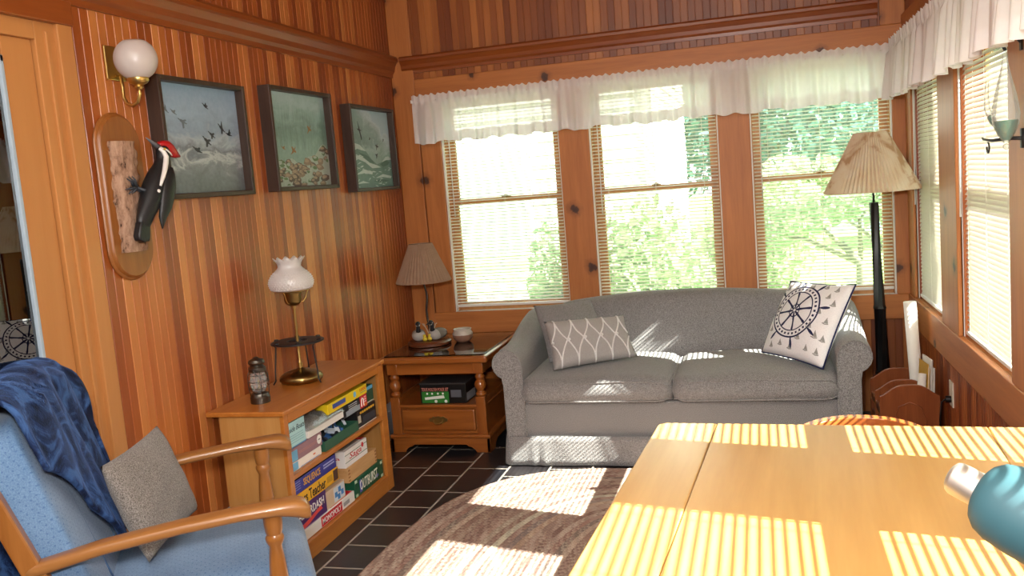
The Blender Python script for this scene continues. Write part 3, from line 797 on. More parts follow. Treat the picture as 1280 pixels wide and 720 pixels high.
def shade(parent, c, r0, r1, z0, z1, mat, pleats, amp, tilt=V(0, 0, 0), name='lamp_shade'):
    mb = MB(); n = pleats*4
    def f(u, v):
        a = 2*PI*u; k = (u*pleats) % 1; tri = abs(k-.5)*4-1
        r = r0+(r1-r0)*v; r += tri*amp*(r/r0)
        return c+V(math.cos(a)*r, math.sin(a)*r, z0+(z1-z0)*v)+tilt*v
    mb.grid(f, n, 6, closeu=True); o = mb.build(name, mat, parent, smooth=False, solid=.0012, recalc=False)
    rm = MB()
    for rr, z, v in ((r0, z0, 0), (r1, z1, 1)):
        rm.tube([c+tilt*v+V(math.cos(2*PI*k/40)*rr, math.sin(2*PI*k/40)*rr, z) for k in range(40)], .0025, 6, loop=True)
    rm.build('shade_rim', mat, o, smooth=True)
    sp = MB()
    for k in range(3):
        a = 2*PI*k/3; sp.tube([c+tilt+V(math.cos(a)*r1, math.sin(a)*r1, z1-.004), c+tilt+V(0, 0, z1-.004)], .002, 5)
    sp.build('shade_spider', m_oldbrass, o)
    return o
shade(tl, V(top.x, top.y, 0), .165, .070, .942, 1.168, m_shade, 44, .0035)
m_goosebody = plain('goose taupe', '7d756c', .6, var=.12); m_goosewhite = plain('goose breast', 'a8a5a0', .6); m_gooseblack = plain('goose black', '1b1d22', .5); m_duckling = plain('duckling yellow', 'd9c33a', .6)
def goose(x, y, face, s=1.):
    p = c+V(x, y, .031); R = Matrix.Rotation(face, 3, 'Z'); q = lambda a, b, z: p+R @ V(a*s, b*s, z*s)
    mb = MB(); mb.ball(q(0, .0, .026), (.032*s, .046*s, .026*s), 16, 10, R)
    body = mb.build('goose', m_goosebody, tl, smooth=True)
    mb = MB(); mb.ball(q(0, -.020, .024), (.031*s, .030*s, .0255*s), 14, 10); mb.build('goose_breast', m_goosewhite, body, smooth=True)
    mb = MB(); mb.tube([q(0, -.028, .036), q(0, -.036, .055), q(0, -.034, .070), q(0, -.036, .080)], [.013*s, .0095*s, .009*s, .011*s], 10)
    mb.ball(q(0, -.040, .082), (.0105*s, .015*s, .0105*s), 10, 8); mb.tube([q(0, -.052, .080), q(0, -.068, .076)], [.006*s, .002*s], 8)
    hd = mb.build('goose_head', m_gooseblack, body, smooth=True)
    mb = MB(); mb.tube([q(.0095, -.040, .084), q(.006, -.043, .073), q(-.006, -.043, .073), q(-.0095, -.040, .084)], .0035*s, 6); mb.build('goose_cheek', m_goosewhite, body, smooth=True)
goose(-.055, -.030, .4, 1.32); goose(.062, .0, -.5, 1.32)
for x, y in ((-.003, -.062), (.024, -.048)):
    mb = MB(); p = c+V(x, y, .031); mb.ball(p+V(0, 0, .013), (.015, .017, .014), 12, 8); mb.ball(p+V(0, -.008, .032), .0095, 10, 8); mb.tube([p+V(0, -.016, .031), p+V(0, -.022, .03)], [.003, .001], 6); mb.build('duckling', m_duckling, tl, smooth=True)
tw = MB()
for b_ in ([(.005, -.03, .03), (.01, -.028, .07), (-.02, -.02, .13)], [(.01, -.028, .07), (.02, -.02, .11), (.012, -.02, .145)], [(.02, -.02, .11), (.036, -.018, .14)], [(.008, -.03, .05), (.04, -.02, .085), (.055, -.02, .125)], [(.055, -.02, .125), (.065, -.02, .13)], [(-.012, -.024, .11), (-.03, -.02, .13)]):
    tw.tube([c+V(*p) for p in b_], .003, 5)
tw.build('twig', plain('grey twig', 'c4ab90', .8), tl, smooth=True)

# pottery bowl
pb = thing('pottery_bowl', 'small brown pottery bowl with white glazed rim on the end table', 'bowl', (.462, -.40, .561))
o = V(.462, -.40, .5615)
m_clay = plain('brown clay', '8a6552', .5, var=.12, nscale=14); m_glaze = plain('white drip glaze', 'c2b8ac', .3, var=.15, nscale=40)
mb = MB(); mb.lathe([(.034, 0), (.040, .002), (.056, .018), (.062, .034), (.061, .046)], o, n=32); mb.build('bowl_body', m_clay, pb, smooth='auto')
mb = MB(); mb.lathe([(.0615, .045), (.061, .052), (.055, .064), (.052, .070), (.056, .078), (.053, .080), (.047, .071), (.05, .06), (.04, .02), (.0, .012)], o, n=32, cap=False, wob=lambda a, h: 1+.012*math.sin(a*7)*(h < .05)); mb.build('glazed_rim', m_glaze, pb, smooth=True)
# ------------------------------------------------------------------ bookcase
bc = thing('bookcase', 'low honey maple bookcase with two shelves of board games by the left wall', 'bookcase', (.21, -1.86, 0))
B0, B1, BX = -2.345, -1.365, .36
MB().box((.066, B0, 0), (BX-.018, B0+.02, .64)).build('side_panel', m_maple_side, bc, bev=.001)
MB().box((.066, B1-.02, 0), (BX-.018, B1, .64)).build('side_panel', m_maple_side, bc, bev=.001)
MB().box((.068, B0+.02, .03), (.076, B1-.02, .64)).build('back_panel', m_maple_side, bc)
MB().box((.076, B0+.02, .058), (BX-.018, B1-.02, .078)).build('bottom_board', m_maple, bc)
MB().box((.076, B0+.02, .364), (BX-.002, B1-.02, .385)).build('shelf', m_maple, bc, bev=.003)
MB().box((.012, B0-.012, .64), (BX+.008, B1+.012, .661)).build('top', m_maple, bc, bev=.005)
f = MB(); f.box((BX-.018, B0-.002, 0), (BX, B0+.032, .64)); f.box((BX-.018, B1-.062, 0), (BX, B1+.002, .64))
f.box((BX-.018, B0+.032, .603), (BX, B1-.062, .64)); f.box((BX-.018, B0+.032, 0), (BX, B1-.062, .076)); f.build('face_frame', m_maple, bc, bev=.002)

FX = .338       # the plane the boxes' fronts stand in
def carton(label, y0, y1, z0, z1, x0, x1, col, grp, lid=None, name='game_box', rough=.4):
    g = thing(name, label, 'game box', ((x0+x1)/2, (y0+y1)/2, z0), group=grp)
    zz = z1-(z1-z0)*lid if lid else z1
    MB().box((x0, y0, z0+.0006), (x1, y1, zz)).build('carton', plain('card '+label[:24], col, rough, var=.03), g, bev=.0015)
    return g
def patch(g, y0, y1, z0, z1, x, mat, name='printed_panel', th=.0006):
    return MB().box((x, y0, z0), (x+th, y1, z1)).build(name, mat, g)
def ftext(g, s, mat, y, z, w, h, x, **k): return text(s, mat, g, (x, y, z), (0, 1, 0), (0, 0, 1), w, h, **k)
def pm(n, c): return plain('print '+n, c, .5, var=.03)
GU, GL = 'board games on the upper shelf of the bookcase', 'board games on the lower shelf of the bookcase'
pW, pK, pR = pm('white', 'eceae6'), pm('black', '18171a'), pm('red', 'c4202c')
pBl, pGd, pGr = pm('blue', '6fb1d8'), pm('gold', 'd8a62a'), pm('grey', '9a9a9c')
# upper shelf, left stack
g = carton('white puzzle box at the bottom of the upper shelf left stack', -2.31, -2.03, .385, .424, .1, FX, 'e9e2da', GU)
patch(g, -2.305, -2.235, .389, .421, FX, pBl); patch(g, -2.215, -2.05, .3885, .3905, FX, pm('bluerule', '6a86c0'), 'printed_rule'); patch(g, -2.105, -2.085, .404, .41, FX, pm('orange', 'd8713c'))
g = carton('mauve game box with a round white badge, middle of the upper shelf left stack', -2.315, -2.02, .4245, .482, .09, FX+.002, '94707a', GU)
patch(g, -2.31, -2.235, .428, .472, FX+.002, pBl)
for z in (.448, .455): patch(g, -2.225, -2.06, z, z+.0022, FX+.002, pm('pinkrule', 'b07a74'), 'printed_rule')
b_ = MB().cyl(V(FX+.002, -2.045, .456), V(FX+.0026, -2.045, .456), .020, n=24).build('round_badge', pW, g)
text('~', pK, b_, (FX+.0028, -2.045, .456), (0, 1, .15), (0, -.15, 1), .018, .006)
g = carton('pale turquoise box lettered in script, top of the upper shelf left stack', -2.315, -2.148, .4835, .59, .12, FX, 'a9d3d6', GU)
ftext(g, 'side Boats', pm('ink', '3a4650'), -2.215, .56, .13, .022, FX+.0006, shear=.35)
for k in range(4): patch(g, -2.30, -2.165, .503+k*.010, .5042+k*.010, FX, pm('tealrule', '5f8f98'), 'printed_rule')
patch(g, -2.31, -2.15, .484, .4885, FX, pm('bluebase', '4f86b4'), 'printed_rule')
# tray of jigsaw in a clear bag
g = carton('white tray with grey knitted pieces in a clear plastic bag on the upper shelf', -2.136, -1.80, .4845, .515, .13, FX+.004, 'e6e2dc', GU, name='puzzle_tray')
m_knit = fabric('grey knit', '4d4f57', 'b8b6b6', 160, mottled=.45)
mb = MB(); rr = random.Random(5)
def heap(u, v):
    x = .14+.185*u; y = -2.13+.32*v; e = (math.sin(PI*u)*math.sin(PI*v))**.5
    return V(x, y, .514+min(e*(.045+.018*noise.noise(V(x*22, y*22, 3))), .1 if y < -1.965 else .0135))
mb.grid(heap, 18, 28); mb.build('knitted_pieces', m_knit, g, smooth=True, solid=.002)
mb = MB()
def bag(u, v):
    x = .125+.225*u; y = -2.137+.340*v; e = (math.sin(PI*u)*math.sin(PI*v))**.35
    return V(x, y, .516+min(e*(.058+.012*noise.noise(V(x*35, y*28, 8))), .1 if y < -1.96 else .0165))
mb.grid(bag, 26, 34); mb.build('clear_bag', thinglass('plastic film', (.95, .96, .97, 1), .12, 1.6, haze=.12), g, smooth=True)
# green open tray
g = thing('game_tray', 'green open box of blue game pieces in the middle of the upper shelf', 'game box', (.29, -1.84, .385), group=GU)
mb = MB(); y0, y1, x0, x1 = -2.005, -1.665, .20, FX+.006
for lo, hi in (((x0, y0, .3856), (x1, y1, .389)), ((x1-.004, y0, .389), (x1, y1, .43)), ((x0, y0, .389), (x0+.004, y1, .43)), ((x0+.004, y0, .389), (x1-.004, y0+.004, .43)), ((x0+.004, y1-.004, .389), (x1-.004, y1, .43))): mb.box(lo, hi)
mb.build('tray', pm('tray green', '2c5a45'), g)
mb = MB(); rr = random.Random(8); mb.mi = 0
for k in range(34):
    p = V(rr.uniform(x0+.03, x1-.02), rr.uniform(y0+.03, y1-.03), rr.uniform(.40, .45)); mb.mi = rr.choice((0, 0, 1, 2))
    mb.cbox((0, 0, 0), (.03, .03, .012), Matrix.Translation(p) @ Matrix.Rotation(rr.uniform(0, 3), 4, (rr.random(), rr.random(), 1)))
o = mb.build('game_pieces', [pm('piece blue', '3f6ca8'), pm('piece pale', 'c9d3de'), pm('piece dark', '20242e')], g); o['kind'] = 'stuff'
# right pile
g = carton('black box with yellow lettering at the right end of the upper shelf', -1.658, -1.445, .385, .472, .08, FX, '191719', GU)
[patch(g, -1.625+k*.024, -1.625+k*.024+.017, .449, .460, FX, pGd, 'printed_mark') for k in range(7)]; patch(g, -1.65, -1.62, .41, .445, FX, pm('greylabel', 'b5b2a4')); patch(g, -1.65, -1.45, .3862, .389, FX, pW, 'printed_rule'); patch(g, -1.60, -1.46, .40, .432, FX, pm('slate', '333842'))
g = carton('black and silver box with a red end panel under the yellow puzzle box', -1.80, -1.538, .4725, .534, .1, FX+.002, '1c1d22', GU)
patch(g, -1.77, -1.62, .476, .50, FX+.002, pm('silver', '8d97a2')); patch(g, -1.617, -1.54, .4735, .533, FX+.002, pR)
for k in range(3): patch(g, -1.74, -1.65, .502+k*.009, .5042+k*.009, FX+.0022, pm('pale', 'd5d8dc'), 'printed_rule')
mb = MB(); mb.tube([V(FX+.003, -1.605, .482), V(FX+.003, -1.603, .515), V(FX+.003, -1.592, .522), V(FX+.003, -1.582, .515), V(FX+.003, -1.58, .482)], .003, 6); mb.build('drawn_arch', pW, g)
for k in range(3): patch(g, -1.572, -1.55, .495+k*.011, .502+k*.011, FX+.0028, pm('pinkmark', 'e3a5a5'), 'printed_mark')
patch(g, -1.575, -1.545, .478, .489, FX+.0028, pm('orange mark', 'd9782c'), 'printed_mark')
g = carton('small dark green picture box at the far right end of the upper shelf', -1.532, -1.436, .4725, .555, .12, FX-.01, '27523f', GU)
patch(g, -1.53, -1.438, .537, .553, FX-.01, pm('sky', '5aa6cf')); patch(g, -1.53, -1.438, .4735, .48, FX-.01, pm('stone', 'b9b7a4'))
g = carton('bright yellow puzzle box on top of the upper shelf pile', -1.945, -1.538, .5345, .580, .1, FX+.006, 'e9cb1f', GU)
patch(g, -1.90, -1.77, .55, .570, FX+.006, pm('picture blue', '3b4f9c')); patch(g, -1.895, -1.775, .545, .549, FX+.006, pm('amber', 'e39a2a'), 'printed_rule')
b_ = MB().cyl(V(FX+.006, -1.672, .559), V(FX+.0068, -1.672, .559), .014, n=18).build('blue_rosette', pBl, g)
ftext(g, '1000', pm('red numerals', 'd0432a'), -1.58, .564, .07, .016, FX+.0066); patch(g, -1.61, -1.55, .548, .552, FX+.006, pm('sage', '9aa86a'), 'printed_rule')
# lower shelf, left stack
Z = .0785
g = carton('long white box with a red name panel at the bottom of the lower shelf stack', -2.305, -1.775, Z, .126, .09, FX+.004, 'e6e3df', GL)
patch(g, -2.105, -1.905, Z+.003, .1245, FX+.004, pR); ftext(g, 'MONOPOLY', pW, -2.005, Z+.0235, .18, .026, FX+.0052, bold=.02)
patch(g, -2.295, -2.285, Z+.008, .108, FX+.004, pK); patch(g, -1.89, -1.83, Z+.012, Z+.030, FX+.004, pGr); MB().box((.1, -2.0, .126), (FX-.004, -1.78, .1268)).build('red_lid_print', pR, g)
g = carton('dark purple box with a red ribbon and white lettering on the lower shelf', -2.31, -2.035, .1272, .228, .1, FX, '4a2566', GL)
ftext(g, 'BALDERDASH', pW, -2.178, .19, .245, .036, FX+.0006, bold=.02)
mb = MB(); pts = [(-2.30, .148), (-2.24, .15), (-2.18, .158), (-2.11, .172), (-2.075, .182), (-2.085, .166), (-2.072, .157), (-2.12, .153), (-2.19, .138), (-2.25, .130), (-2.30, .129)]
mb.prism([V(FX+.0003, y, z) for y, z in pts], (.0006, 0, 0)); mb.build('red_ribbon', pm('ribbon', 'dd4a44'), g); patch(g, -2.305, -2.04, .1285, .131, FX, pm('mauve rule', '8a6aa6'), 'printed_rule')
g = carton('small beige box with a blue picture beside the purple box', -2.03, -1.845, .1272, .206, .14, FX-.004, 'd3b89c', GL)
patch(g, -1.955, -1.85, .135, .2, FX-.004, pm('pale picture', 'cfd6de'))
for k, (y, z) in enumerate(((-1.935, .165), (-1.90, .18), (-1.875, .16), (-1.91, .15))): patch(g, y-.012, y+.012, z-.012, z+.012, FX-.0032, pm('blue figure', '3f7fc0'), 'printed_mark')
g = carton('yellow box lettered in black, below the blue box on the lower shelf', -2.312, -1.905, .2285, .287, .1, FX+.003, 'e2a91c', GL)
ftext(g, 'Chess Teacher', pK, -2.165, .258, .27, .045, FX+.0036, bold=.015); patch(g, -1.955, -1.912, .234, .282, FX+.003, pm('portrait', '4a2c22')); patch(g, -2.015, -1.965, .245, .272, FX+.003, pm('ochre', 'b98a1e'))
g = carton('blue box with orange lettering, top of the lower shelf left stack', -2.312, -1.912, .2875, .348, .1, FX, '2c2f8c', GL)
ftext(g, 'SEQUENCE', pm('orange letters', 'e2a83a'), -2.135, .318, .15, .036, FX+.0006, bold=.02)
for k in range(2): patch(g, -2.03, -1.93, .327-k*.012, .333-k*.012, FX, pm('lilac', 'aab0dc'), 'printed_mark')
for k in range(4): patch(g, -2.29, -2.235, .305+k*.010, .3075+k*.010, FX, pm('lilac2', '8f96cc'), 'printed_rule')
MB().box((.1, -2.312, .348), (FX, -1.912, .3485)).build('dark_lid', pm('lid', '2a2226'), g)
# lower shelf, right pile
g = carton('dark green box with white capital lettering at the right of the lower shelf', -1.755, -1.432, Z, .165, .1, FX, '15543a', GL)
ftext(g, 'OUTBURST', pm('cream letters', 'e6e6d8'), -1.60, .122, .2, .05, FX+.0006, bold=.015)
for y in (-1.74, -1.449):
    for z in (.088, .154): patch(g, y-.012, y+.012, z-.007, z+.007, FX, pm('mint', 'b9d3b4'), 'printed_mark')
patch(g, -1.705, -1.68, .09, .15, FX, pm('violet', '5a5aa6')); patch(g, -1.525, -1.49, .1, .113, FX, pm('violet2', '5a5aa6'))
g = thing('wooden_box', 'pale wooden box with finger joints on the dark green game box', 'box', (.2, -1.65, .166), group=None)
MB().box((.11, -1.79, .1656), (FX-.008, -1.475, .238)).build('box_body', m_palewood, g, bev=.001)
m_eg = plain('end grain', '9c6c3c', .6)
for k in range(4):
    for ya, yb in ((-1.7905, -1.772), (-1.493, -1.4745)): MB().box((FX-.0082, ya, .172+k*.016), (FX-.0074, yb, .180+k*.016)).build('finger_joint', m_eg, g)
g = carton('white card box with red script lettering on the pale wooden box', -1.80, -1.56, .2385, .318, .16, FX-.012, 'ebe8e6', GL)
xx = FX-.012
for z in (.262, .296): patch(g, -1.80, -1.56, z, z+.0025, xx, pm('green rule', '2f6a48'), 'printed_rule')
ftext(g, 'Saga', pR, -1.69, .28, .13, .036, xx+.0007, shear=.2); MB().cyl(V(xx, -1.61, .297), V(xx+.0008, -1.61, .297), .012, n=16).build('red_seal', pR, g)
text('Saga', pR, g, (.25, -1.8006, .283), (1, 0, 0), (0, 0, 1), .1, .02); MB().box((.18, -1.78, .318), (xx-.02, -1.6, .3186)).build('grey_lid_print', pm('grey picture', '8b8788'), g); MB().box((.22, -1.60, .318), (xx-.01, -1.565, .3187)).build('red_lid_print', pR, g)

# ------------------------------------------------------------------ lantern on the bookcase
ln = thing('lantern', 'small pewter railway lantern with clear globe on the near end of the bookcase', 'lantern', (.172, -2.195, .661))
c = V(.172, -2.195, .6612)
MB().lathe([(.040, 0), (.041, .004), (.041, .026), (.036, .032), (.034, .04), (.026, .044), (.026, .05), (.0, .05)], c, n=28).build('fuel_base', m_pewter, ln, smooth='auto')
MB().lathe([(.026, .05), (.033, .068), (.036, .09), (.033, .115), (.026, .132)], c, n=28, cap=False).build('globe', m_clear, ln, smooth=True)
MB().lathe([(.008, .05), (.011, .058), (.006, .066), (.003, .07), (.006, .085), (.0, .105)], c, n=12).build('burner', m_oldbrass, ln, smooth=True)
MB().lathe([(.034, .132), (.036, .137), (.036, .15), (.030, .155), (.026, .160), (.033, .166), (.035, .172), (.030, .182), (.014, .188), (.008, .194), (.0, .195)], c, n=28).build('vented_cap', m_pewter, ln, smooth='auto')
mb = MB()
for k in range(4):
    a = PI/4+k*PI/2; mb.tube([c+V(math.cos(a)*q, math.sin(a)*q, z) for q, z in ((.037, .03), (.041, .06), (.043, .09), (.041, .12), (.034, .14))], .0017, 6)
for q, z in ((.0415, .066), (.0425, .092), (.040, .12)): mb.tube([c+V(math.cos(2*PI*k/28)*q, math.sin(2*PI*k/28)*q, z) for k in range(28)], .0015, 6, loop=True)
mb.build('wire_guard', m_pewter, ln, smooth=True)
MB().tube([c+V(.0, .037*math.cos(a), .145) + V(.055*math.sin(a)*.6, .012*math.sin(a), -.055*math.sin(a)) for a in [PI*k/14 for k in range(15)]], .002, 6).build('bail_handle', m_pewter, ln, smooth=True)

# ------------------------------------------------------------------ brass lamp with white glass shade
ol = thing('oil_lamp', 'brass lamp with white hobnail glass shade on the bookcase', 'lamp', (.16, -1.82, .661))
c = V(.16, -1.82, .6612)
MB().lathe([(.075, 0), (.088, .004), (.097, .012), (.099, .022), (.094, .034), (.074, .046), (.046, .055), (.024, .060), (.014, .066), (.0, .067)], c, n=36).build('brass_base', m_oldbrass, ol, smooth='auto')
MB().lathe([(.011, .065), (.012, .085), (.008, .09), (.0065, .1), (.0065, .335), (.010, .345), (.011, .36)], c, n=16).build('stem', m_brass, ol, smooth='auto')
MB().lathe([(.012, .352), (.026, .358), (.036, .368), (.040, .378), (.040, .402), (.044, .408), (.044, .416), (.034, .42), (.0, .42)], c, n=28).build('burner_gallery', m_oldbrass, ol, smooth='auto')
mb = MB(); mb.tube([c+V(.078*math.cos(2*PI*k/36), .078*math.sin(2*PI*k/36), .425) for k in range(36)], .004, 8, loop=True)
for k in range(3):
    a = 2*PI*k/3+.5; mb.tube([c+V(math.cos(a)*q, math.sin(a)*q, z) for q, z in ((.012, .362), (.045, .368), (.058, .385), (.066, .41), (.077, .425))], .0028, 6)
mb.build('shade_holder', m_brass, ol, smooth=True)
m_milk = cloth_translucent('milk glass', 'dfdcda', 'ecebe9', .25, 0, 20, gloss=.10)
prof = [(.080, .425), (.090, .432), (.098, .448), (.099, .462), (.094, .480), (.082, .498), (.066, .514), (.055, .524), (.050, .533), (.052, .546), (.060, .560), (.068, .568)]
def ruffle(a, h): return 1+(.055*math.cos(a*11) if h > .56 else .02*math.cos(a*11) if h > .544 else 0)
mb = MB(); n = 66
rs = [[c+V(math.cos(2*PI*k/n), math.sin(2*PI*k/n), 0)*(r_*ruffle(2*PI*k/n, z))+V(0, 0, z+(.007*math.cos(2*PI*k/n*11) if z > .56 else 0)) for k in range(n)] for r_, z in prof]
mb.rings(rs, cap=False); sh = mb.build('glass_shade', m_milk, ol, smooth=True, solid=.003)
mb = MB()
def rad(z):
    for (r0_, z0_), (r1_, z1_) in zip(prof, prof[1:]):
        if z0_ <= z <= z1_: return r0_+(r1_-r0_)*(z-z0_)/(z1_-z0_)
for i, z in enumerate((.434, .443, .452, .461, .470, .479, .488, .497, .506)):
    r_ = rad(z); nn = 40
    for k in range(nn):
        a = 2*PI*(k+.5*(i % 2))/nn; mb.ball(c+V(math.cos(a)*(r_+.0012), math.sin(a)*(r_+.0012), z), .0034, 6, 4)
mb.build('hobnails', m_milk, sh, smooth=True)
MB().lathe([(.116, 0), (.120, .002), (.120, .008), (.114, .010), (.046, .010), (.044, .005), (.046, 0)], c+V(0, 0, .182), n=40, cap=False).build('iron_ring', m_iron, ol, smooth='auto')
mb = MB()
for k in range(6):
    a = 2*PI*k/6; mb.ball(c+V(math.cos(a)*.108, math.sin(a)*.108, .194), (.012, .012, .005), 10, 6)
mb.tube([c+V(-.046, 0, .187), c+V(.046, 0, .187)], .003, 6); mb.tube([c+V(0, -.046, .187), c+V(0, .046, .187)], .003, 6)
mb.build('ring_bosses', m_iron, ol, smooth=True)
for k in range(3):
    a = 2*PI*k/3-.35; d = V(math.cos(a), math.sin(a), 0)
    MB().tube([c+d*.112+V(0, 0, .187), c+d*.100+V(0, 0, .172), c+d*.106+V(0, 0, .12), c+d*.114+V(0, 0, .06), c+d*.116+V(0, 0, .02), c+d*.128+V(0, 0, .0035)], [.0035, .0035, .0033, .0033, .0036, .003], 8).build('stand_leg', m_iron, ol, smooth=True)

# ------------------------------------------------------------------ wall sconce
sc = thing('wall_sconce', 'brass wall sconce with a frosted globe shade beside the first painting', 'lamp', (0, -2.63, 1.97))
mb = MB(); mb.box((.0, -2.672, 1.968), (.012, -2.575, 2.09)); mb.build('back_plate', m_brass, sc, bev=.004)
mb = MB(); g0 = V(.115, -2.645, 1.955)
mb.tube([V(.01, -2.625, 1.985), V(.03, -2.627, 1.98), V(.034, -2.63, 1.94), V(.036, -2.634, 1.905), V(.05, -2.637, 1.882), V(.075, -2.64, 1.872), V(.10, -2.643, 1.883), V(.114, -2.645, 1.91), V(.115, -2.645, 1.935)], .006, 10)
mb.build('curved_arm', m_brass, sc, smooth=True)
MB().lathe([(.010, -.03), (.016, -.022), (.014, -.016), (.030, -.008), (.036, .0), (.036, .010), (.032, .014), (.0, .014)], g0, n=28).build('shade_fitter', m_brass, sc, smooth='auto')
m_frost = cloth_translucent('frosted glass', 'd9d0cb', 'e6dfda', .4, .04, 8, gloss=.06)
pr = [(.034, .010)]+[(.073*math.sin(t), .075-.073*math.cos(t)) for t in [math.radians(32+i*(150-32)/12) for i in range(13)]]
MB().lathe(pr, g0, n=36, cap=False).build('globe_shade', m_frost, sc, smooth=True, solid=.003)
MB().lathe([(.012, .012), (.012, .04), (.022, .06), (.02, .085), (.0, .1)], g0, n=16).build('bulb', m_white, sc, smooth=True)

# ------------------------------------------------------------------ paintings
def paintmat(name, kind):
    m, nt, out = newmat(name); b = bsdf(nt, out, .32)
    t = N(nt, 'ShaderNodeTexCoord'); sp = N(nt, 'ShaderNodeSeparateXYZ'); L(nt, t.outputs['Object'], sp.inputs[0])
    Y, Zc = sp.outputs['Y'], sp.outputs['Z']         # object space: origin at the painting's bottom middle
    nz = noise_(nt, coords(nt, (1, 5, 9)), 1.5, 6, .6, .8); v = math_(nt, 'ADD', math_(nt, 'MULTIPLY', Zc, 2.1), math_(nt, 'MULTIPLY', math_(nt, 'SUBTRACT', nz, .5), .5))
    if kind == 0:
        r = ramp(nt, [(.0, '464b4e'), (.16, '555c62'), (.27, '6c747a'), (.33, 'aab2b6'), (.38, '56606a'), (.50, '9aa8b4'), (.58, '7c92a8'), (.75, '8fa9c0'), (1., '7f9fba')])
        L(nt, v, r.inputs[0]); col = r.outputs[0]
    elif kind == 1:
        trees = noise_(nt, coords(nt, (1, 38, 3)), 2, 5, .7)
        r = ramp(nt, [(.0, '6d8a72'), (.45, '6f948a'), (.62, '5c8276'), (.8, '84aba6'), (1., 'a9c6c8')]); L(nt, v, r.inputs[0])
        tr = ramp(nt, [(.45, (0, 0, 0, 1)), (.62, (1, 1, 1, 1))]); L(nt, trees, tr.inputs[0])
        mk = ramp(nt, [(.3, (0, 0, 0, 1)), (.45, (1, 1, 1, 1)), (.72, (.8, .8, .8, 1)), (.9, (0, 0, 0, 1))]); L(nt, v, mk.inputs[0])
        col = mixc(nt, math_(nt, 'MULTIPLY', math_(nt, 'MULTIPLY', tr.outputs[0], mk.outputs[0]), .6), r.outputs[0], '3f6457')
    else:
        d = math_(nt, 'ADD', math_(nt, 'MULTIPLY', Y, 1.2), v)
        r = ramp(nt, [(.0, '6f928c'), (.45, '7a9a94'), (.55, 'b9cdd2'), (.75, '9cb8c0'), (.95, '6c8984'), (1., '5d7c76')]); L(nt, v, r.inputs[0])
        r2 = ramp(nt, [(.5, '5c7b76'), (.75, '7d9a98'), (.95, 'bcd0d8'), (1., 'a6c3d0')]); L(nt, d, r2.inputs[0])
        up_ = ramp(nt, [(.45, (0, 0, 0, 1)), (.6, (1, 1, 1, 1))]); L(nt, v, up_.inputs[0])
        col = mixc(nt, up_.outputs[0], r.outputs[0], r2.outputs[0])
    fine = noise_(nt, coords(nt, (1, 1, 1)), 60, 3)
    L(nt, mixc(nt, .12, col, mixc(nt, fine, '2f3a3e', 'dfe8ea')), b.inputs['Base Color']); bump(nt, b, fine, .2, .001)
    return m
def painting(y0, y1, z0, z1, kind, label, dy=0):
    D = .064; fwid = .020
    r = thing('framed_painting', label, 'painting', (0.001, (y0+y1)/2, z0), group='wildlife paintings on the left wall')
    f = MB()
    f.box((.002, y0, z0), (D, y0+fwid, z1)); f.box((.002, y1-fwid, z0), (D, y1, z1)); f.box((.002, y0+fwid, z1-fwid), (D, y1-fwid, z1)); f.box((.002, y0+fwid, z0), (D, y1-fwid, z0+fwid))
    f.build('picture_frame', m_frame, r, bev=.003)
    cv = MB(); cv.box((.004, y0+fwid, z0+fwid), (.024, y1-fwid, z1-fwid)); cvo = cv.build('canvas', paintmat('painted scene %d' % kind, kind), r)
    return r, cvo
X_ = .0243
def pt(y0, y1, z0, z1):
    return lambda u, v, o=0.: V(X_+o, y0+(y1-y0)*u, z0+(z1-z0)*v)
def bird_shape(mb, P, u, v, s, ang, wing):
    ca, sa = math.cos(ang), math.sin(ang)
    q = lambda a, b: P(u+(a*ca-b*sa)*s, v+(a*sa+b*ca)*s*1.25)
    body = [(-1, .12), (-.75, .2), (-.55, .14), (-.2, .24), (.3, .2), (.7, .05), (1, .08), (1, -.05), (.6, -.1), (.1, -.2), (-.35, -.14), (-.6, .02), (-.8, .04)]
    mb.prism([q(a, b) for a, b in reversed(body)], (.0006, 0, 0))
    for w in wing:
        mb.prism([q(a, b) for a, b in ([(-.15, .1), w, (w[0]+.25, w[1]*.8), (.35, .08)])], (.0008, 0, 0))
m_bird = plain('painted bird dark', '2b3036', .5); m_bird2 = plain('painted bird brown', '8a6436', .5); m_birdp = plain('painted bird pale', '65727a', .5)
r, cvo = painting(-2.466, -1.868, 1.53, 2.003, 0, 'dark framed painting of ducks flying over misty grey water, nearest the sconce')
P = pt(-2.446, -1.888, 1.55, 1.983)
mb = MB()
for u, v, s, a, wg in [(.55, .49, .062, -.55, [(.2, -.75), (.5, .55)]), (.62, .55, .05, -.5, [(.2, -.6), (.4, .6)]), (.42, .40, .06, -.35, [(.3, .5)]), (.76, .62, .055, -.6, [(-.5, .95), (.35, -.75)]), (.85, .56, .045, -.2, [(.1, 1.), (.4, .6)]), (.58, .82, .042, -.5, [(-.1, .7), (.5, .5)])]: bird_shape(mb, P, u, v, s, a, wg)
mb.build('painted_birds', m_bird, cvo)
mb = MB()
for u, v, s, a, wg in [(.10, .76, .045, -.6, [(-.3, .7)]), (.19, .74, .04, -.5, [(.2, .6)]), (.28, .66, .055, -.3, [(.3, -.9), (.6, .5)])]: bird_shape(mb, P, u, v, s, a, wg)
mb.build('painted_birds', m_birdp, cvo)
r, cvo = painting(-1.660, -1.030, 1.535, 2.03, 1, 'dark framed painting of brown birds over a rocky stream, middle of three')
P = pt(-1.640, -1.050, 1.555, 2.01)
rr = random.Random(12); mb = MB(); mb.mi = 1
def top_(u): return .20+.20*u+.05*math.sin(u*9)+.03*math.sin(u*23)
mb.prism([P(0, 0), P(1, 0)]+[P(1-k/24, top_(1-k/24)) for k in range(25)], (.0003, 0, 0))
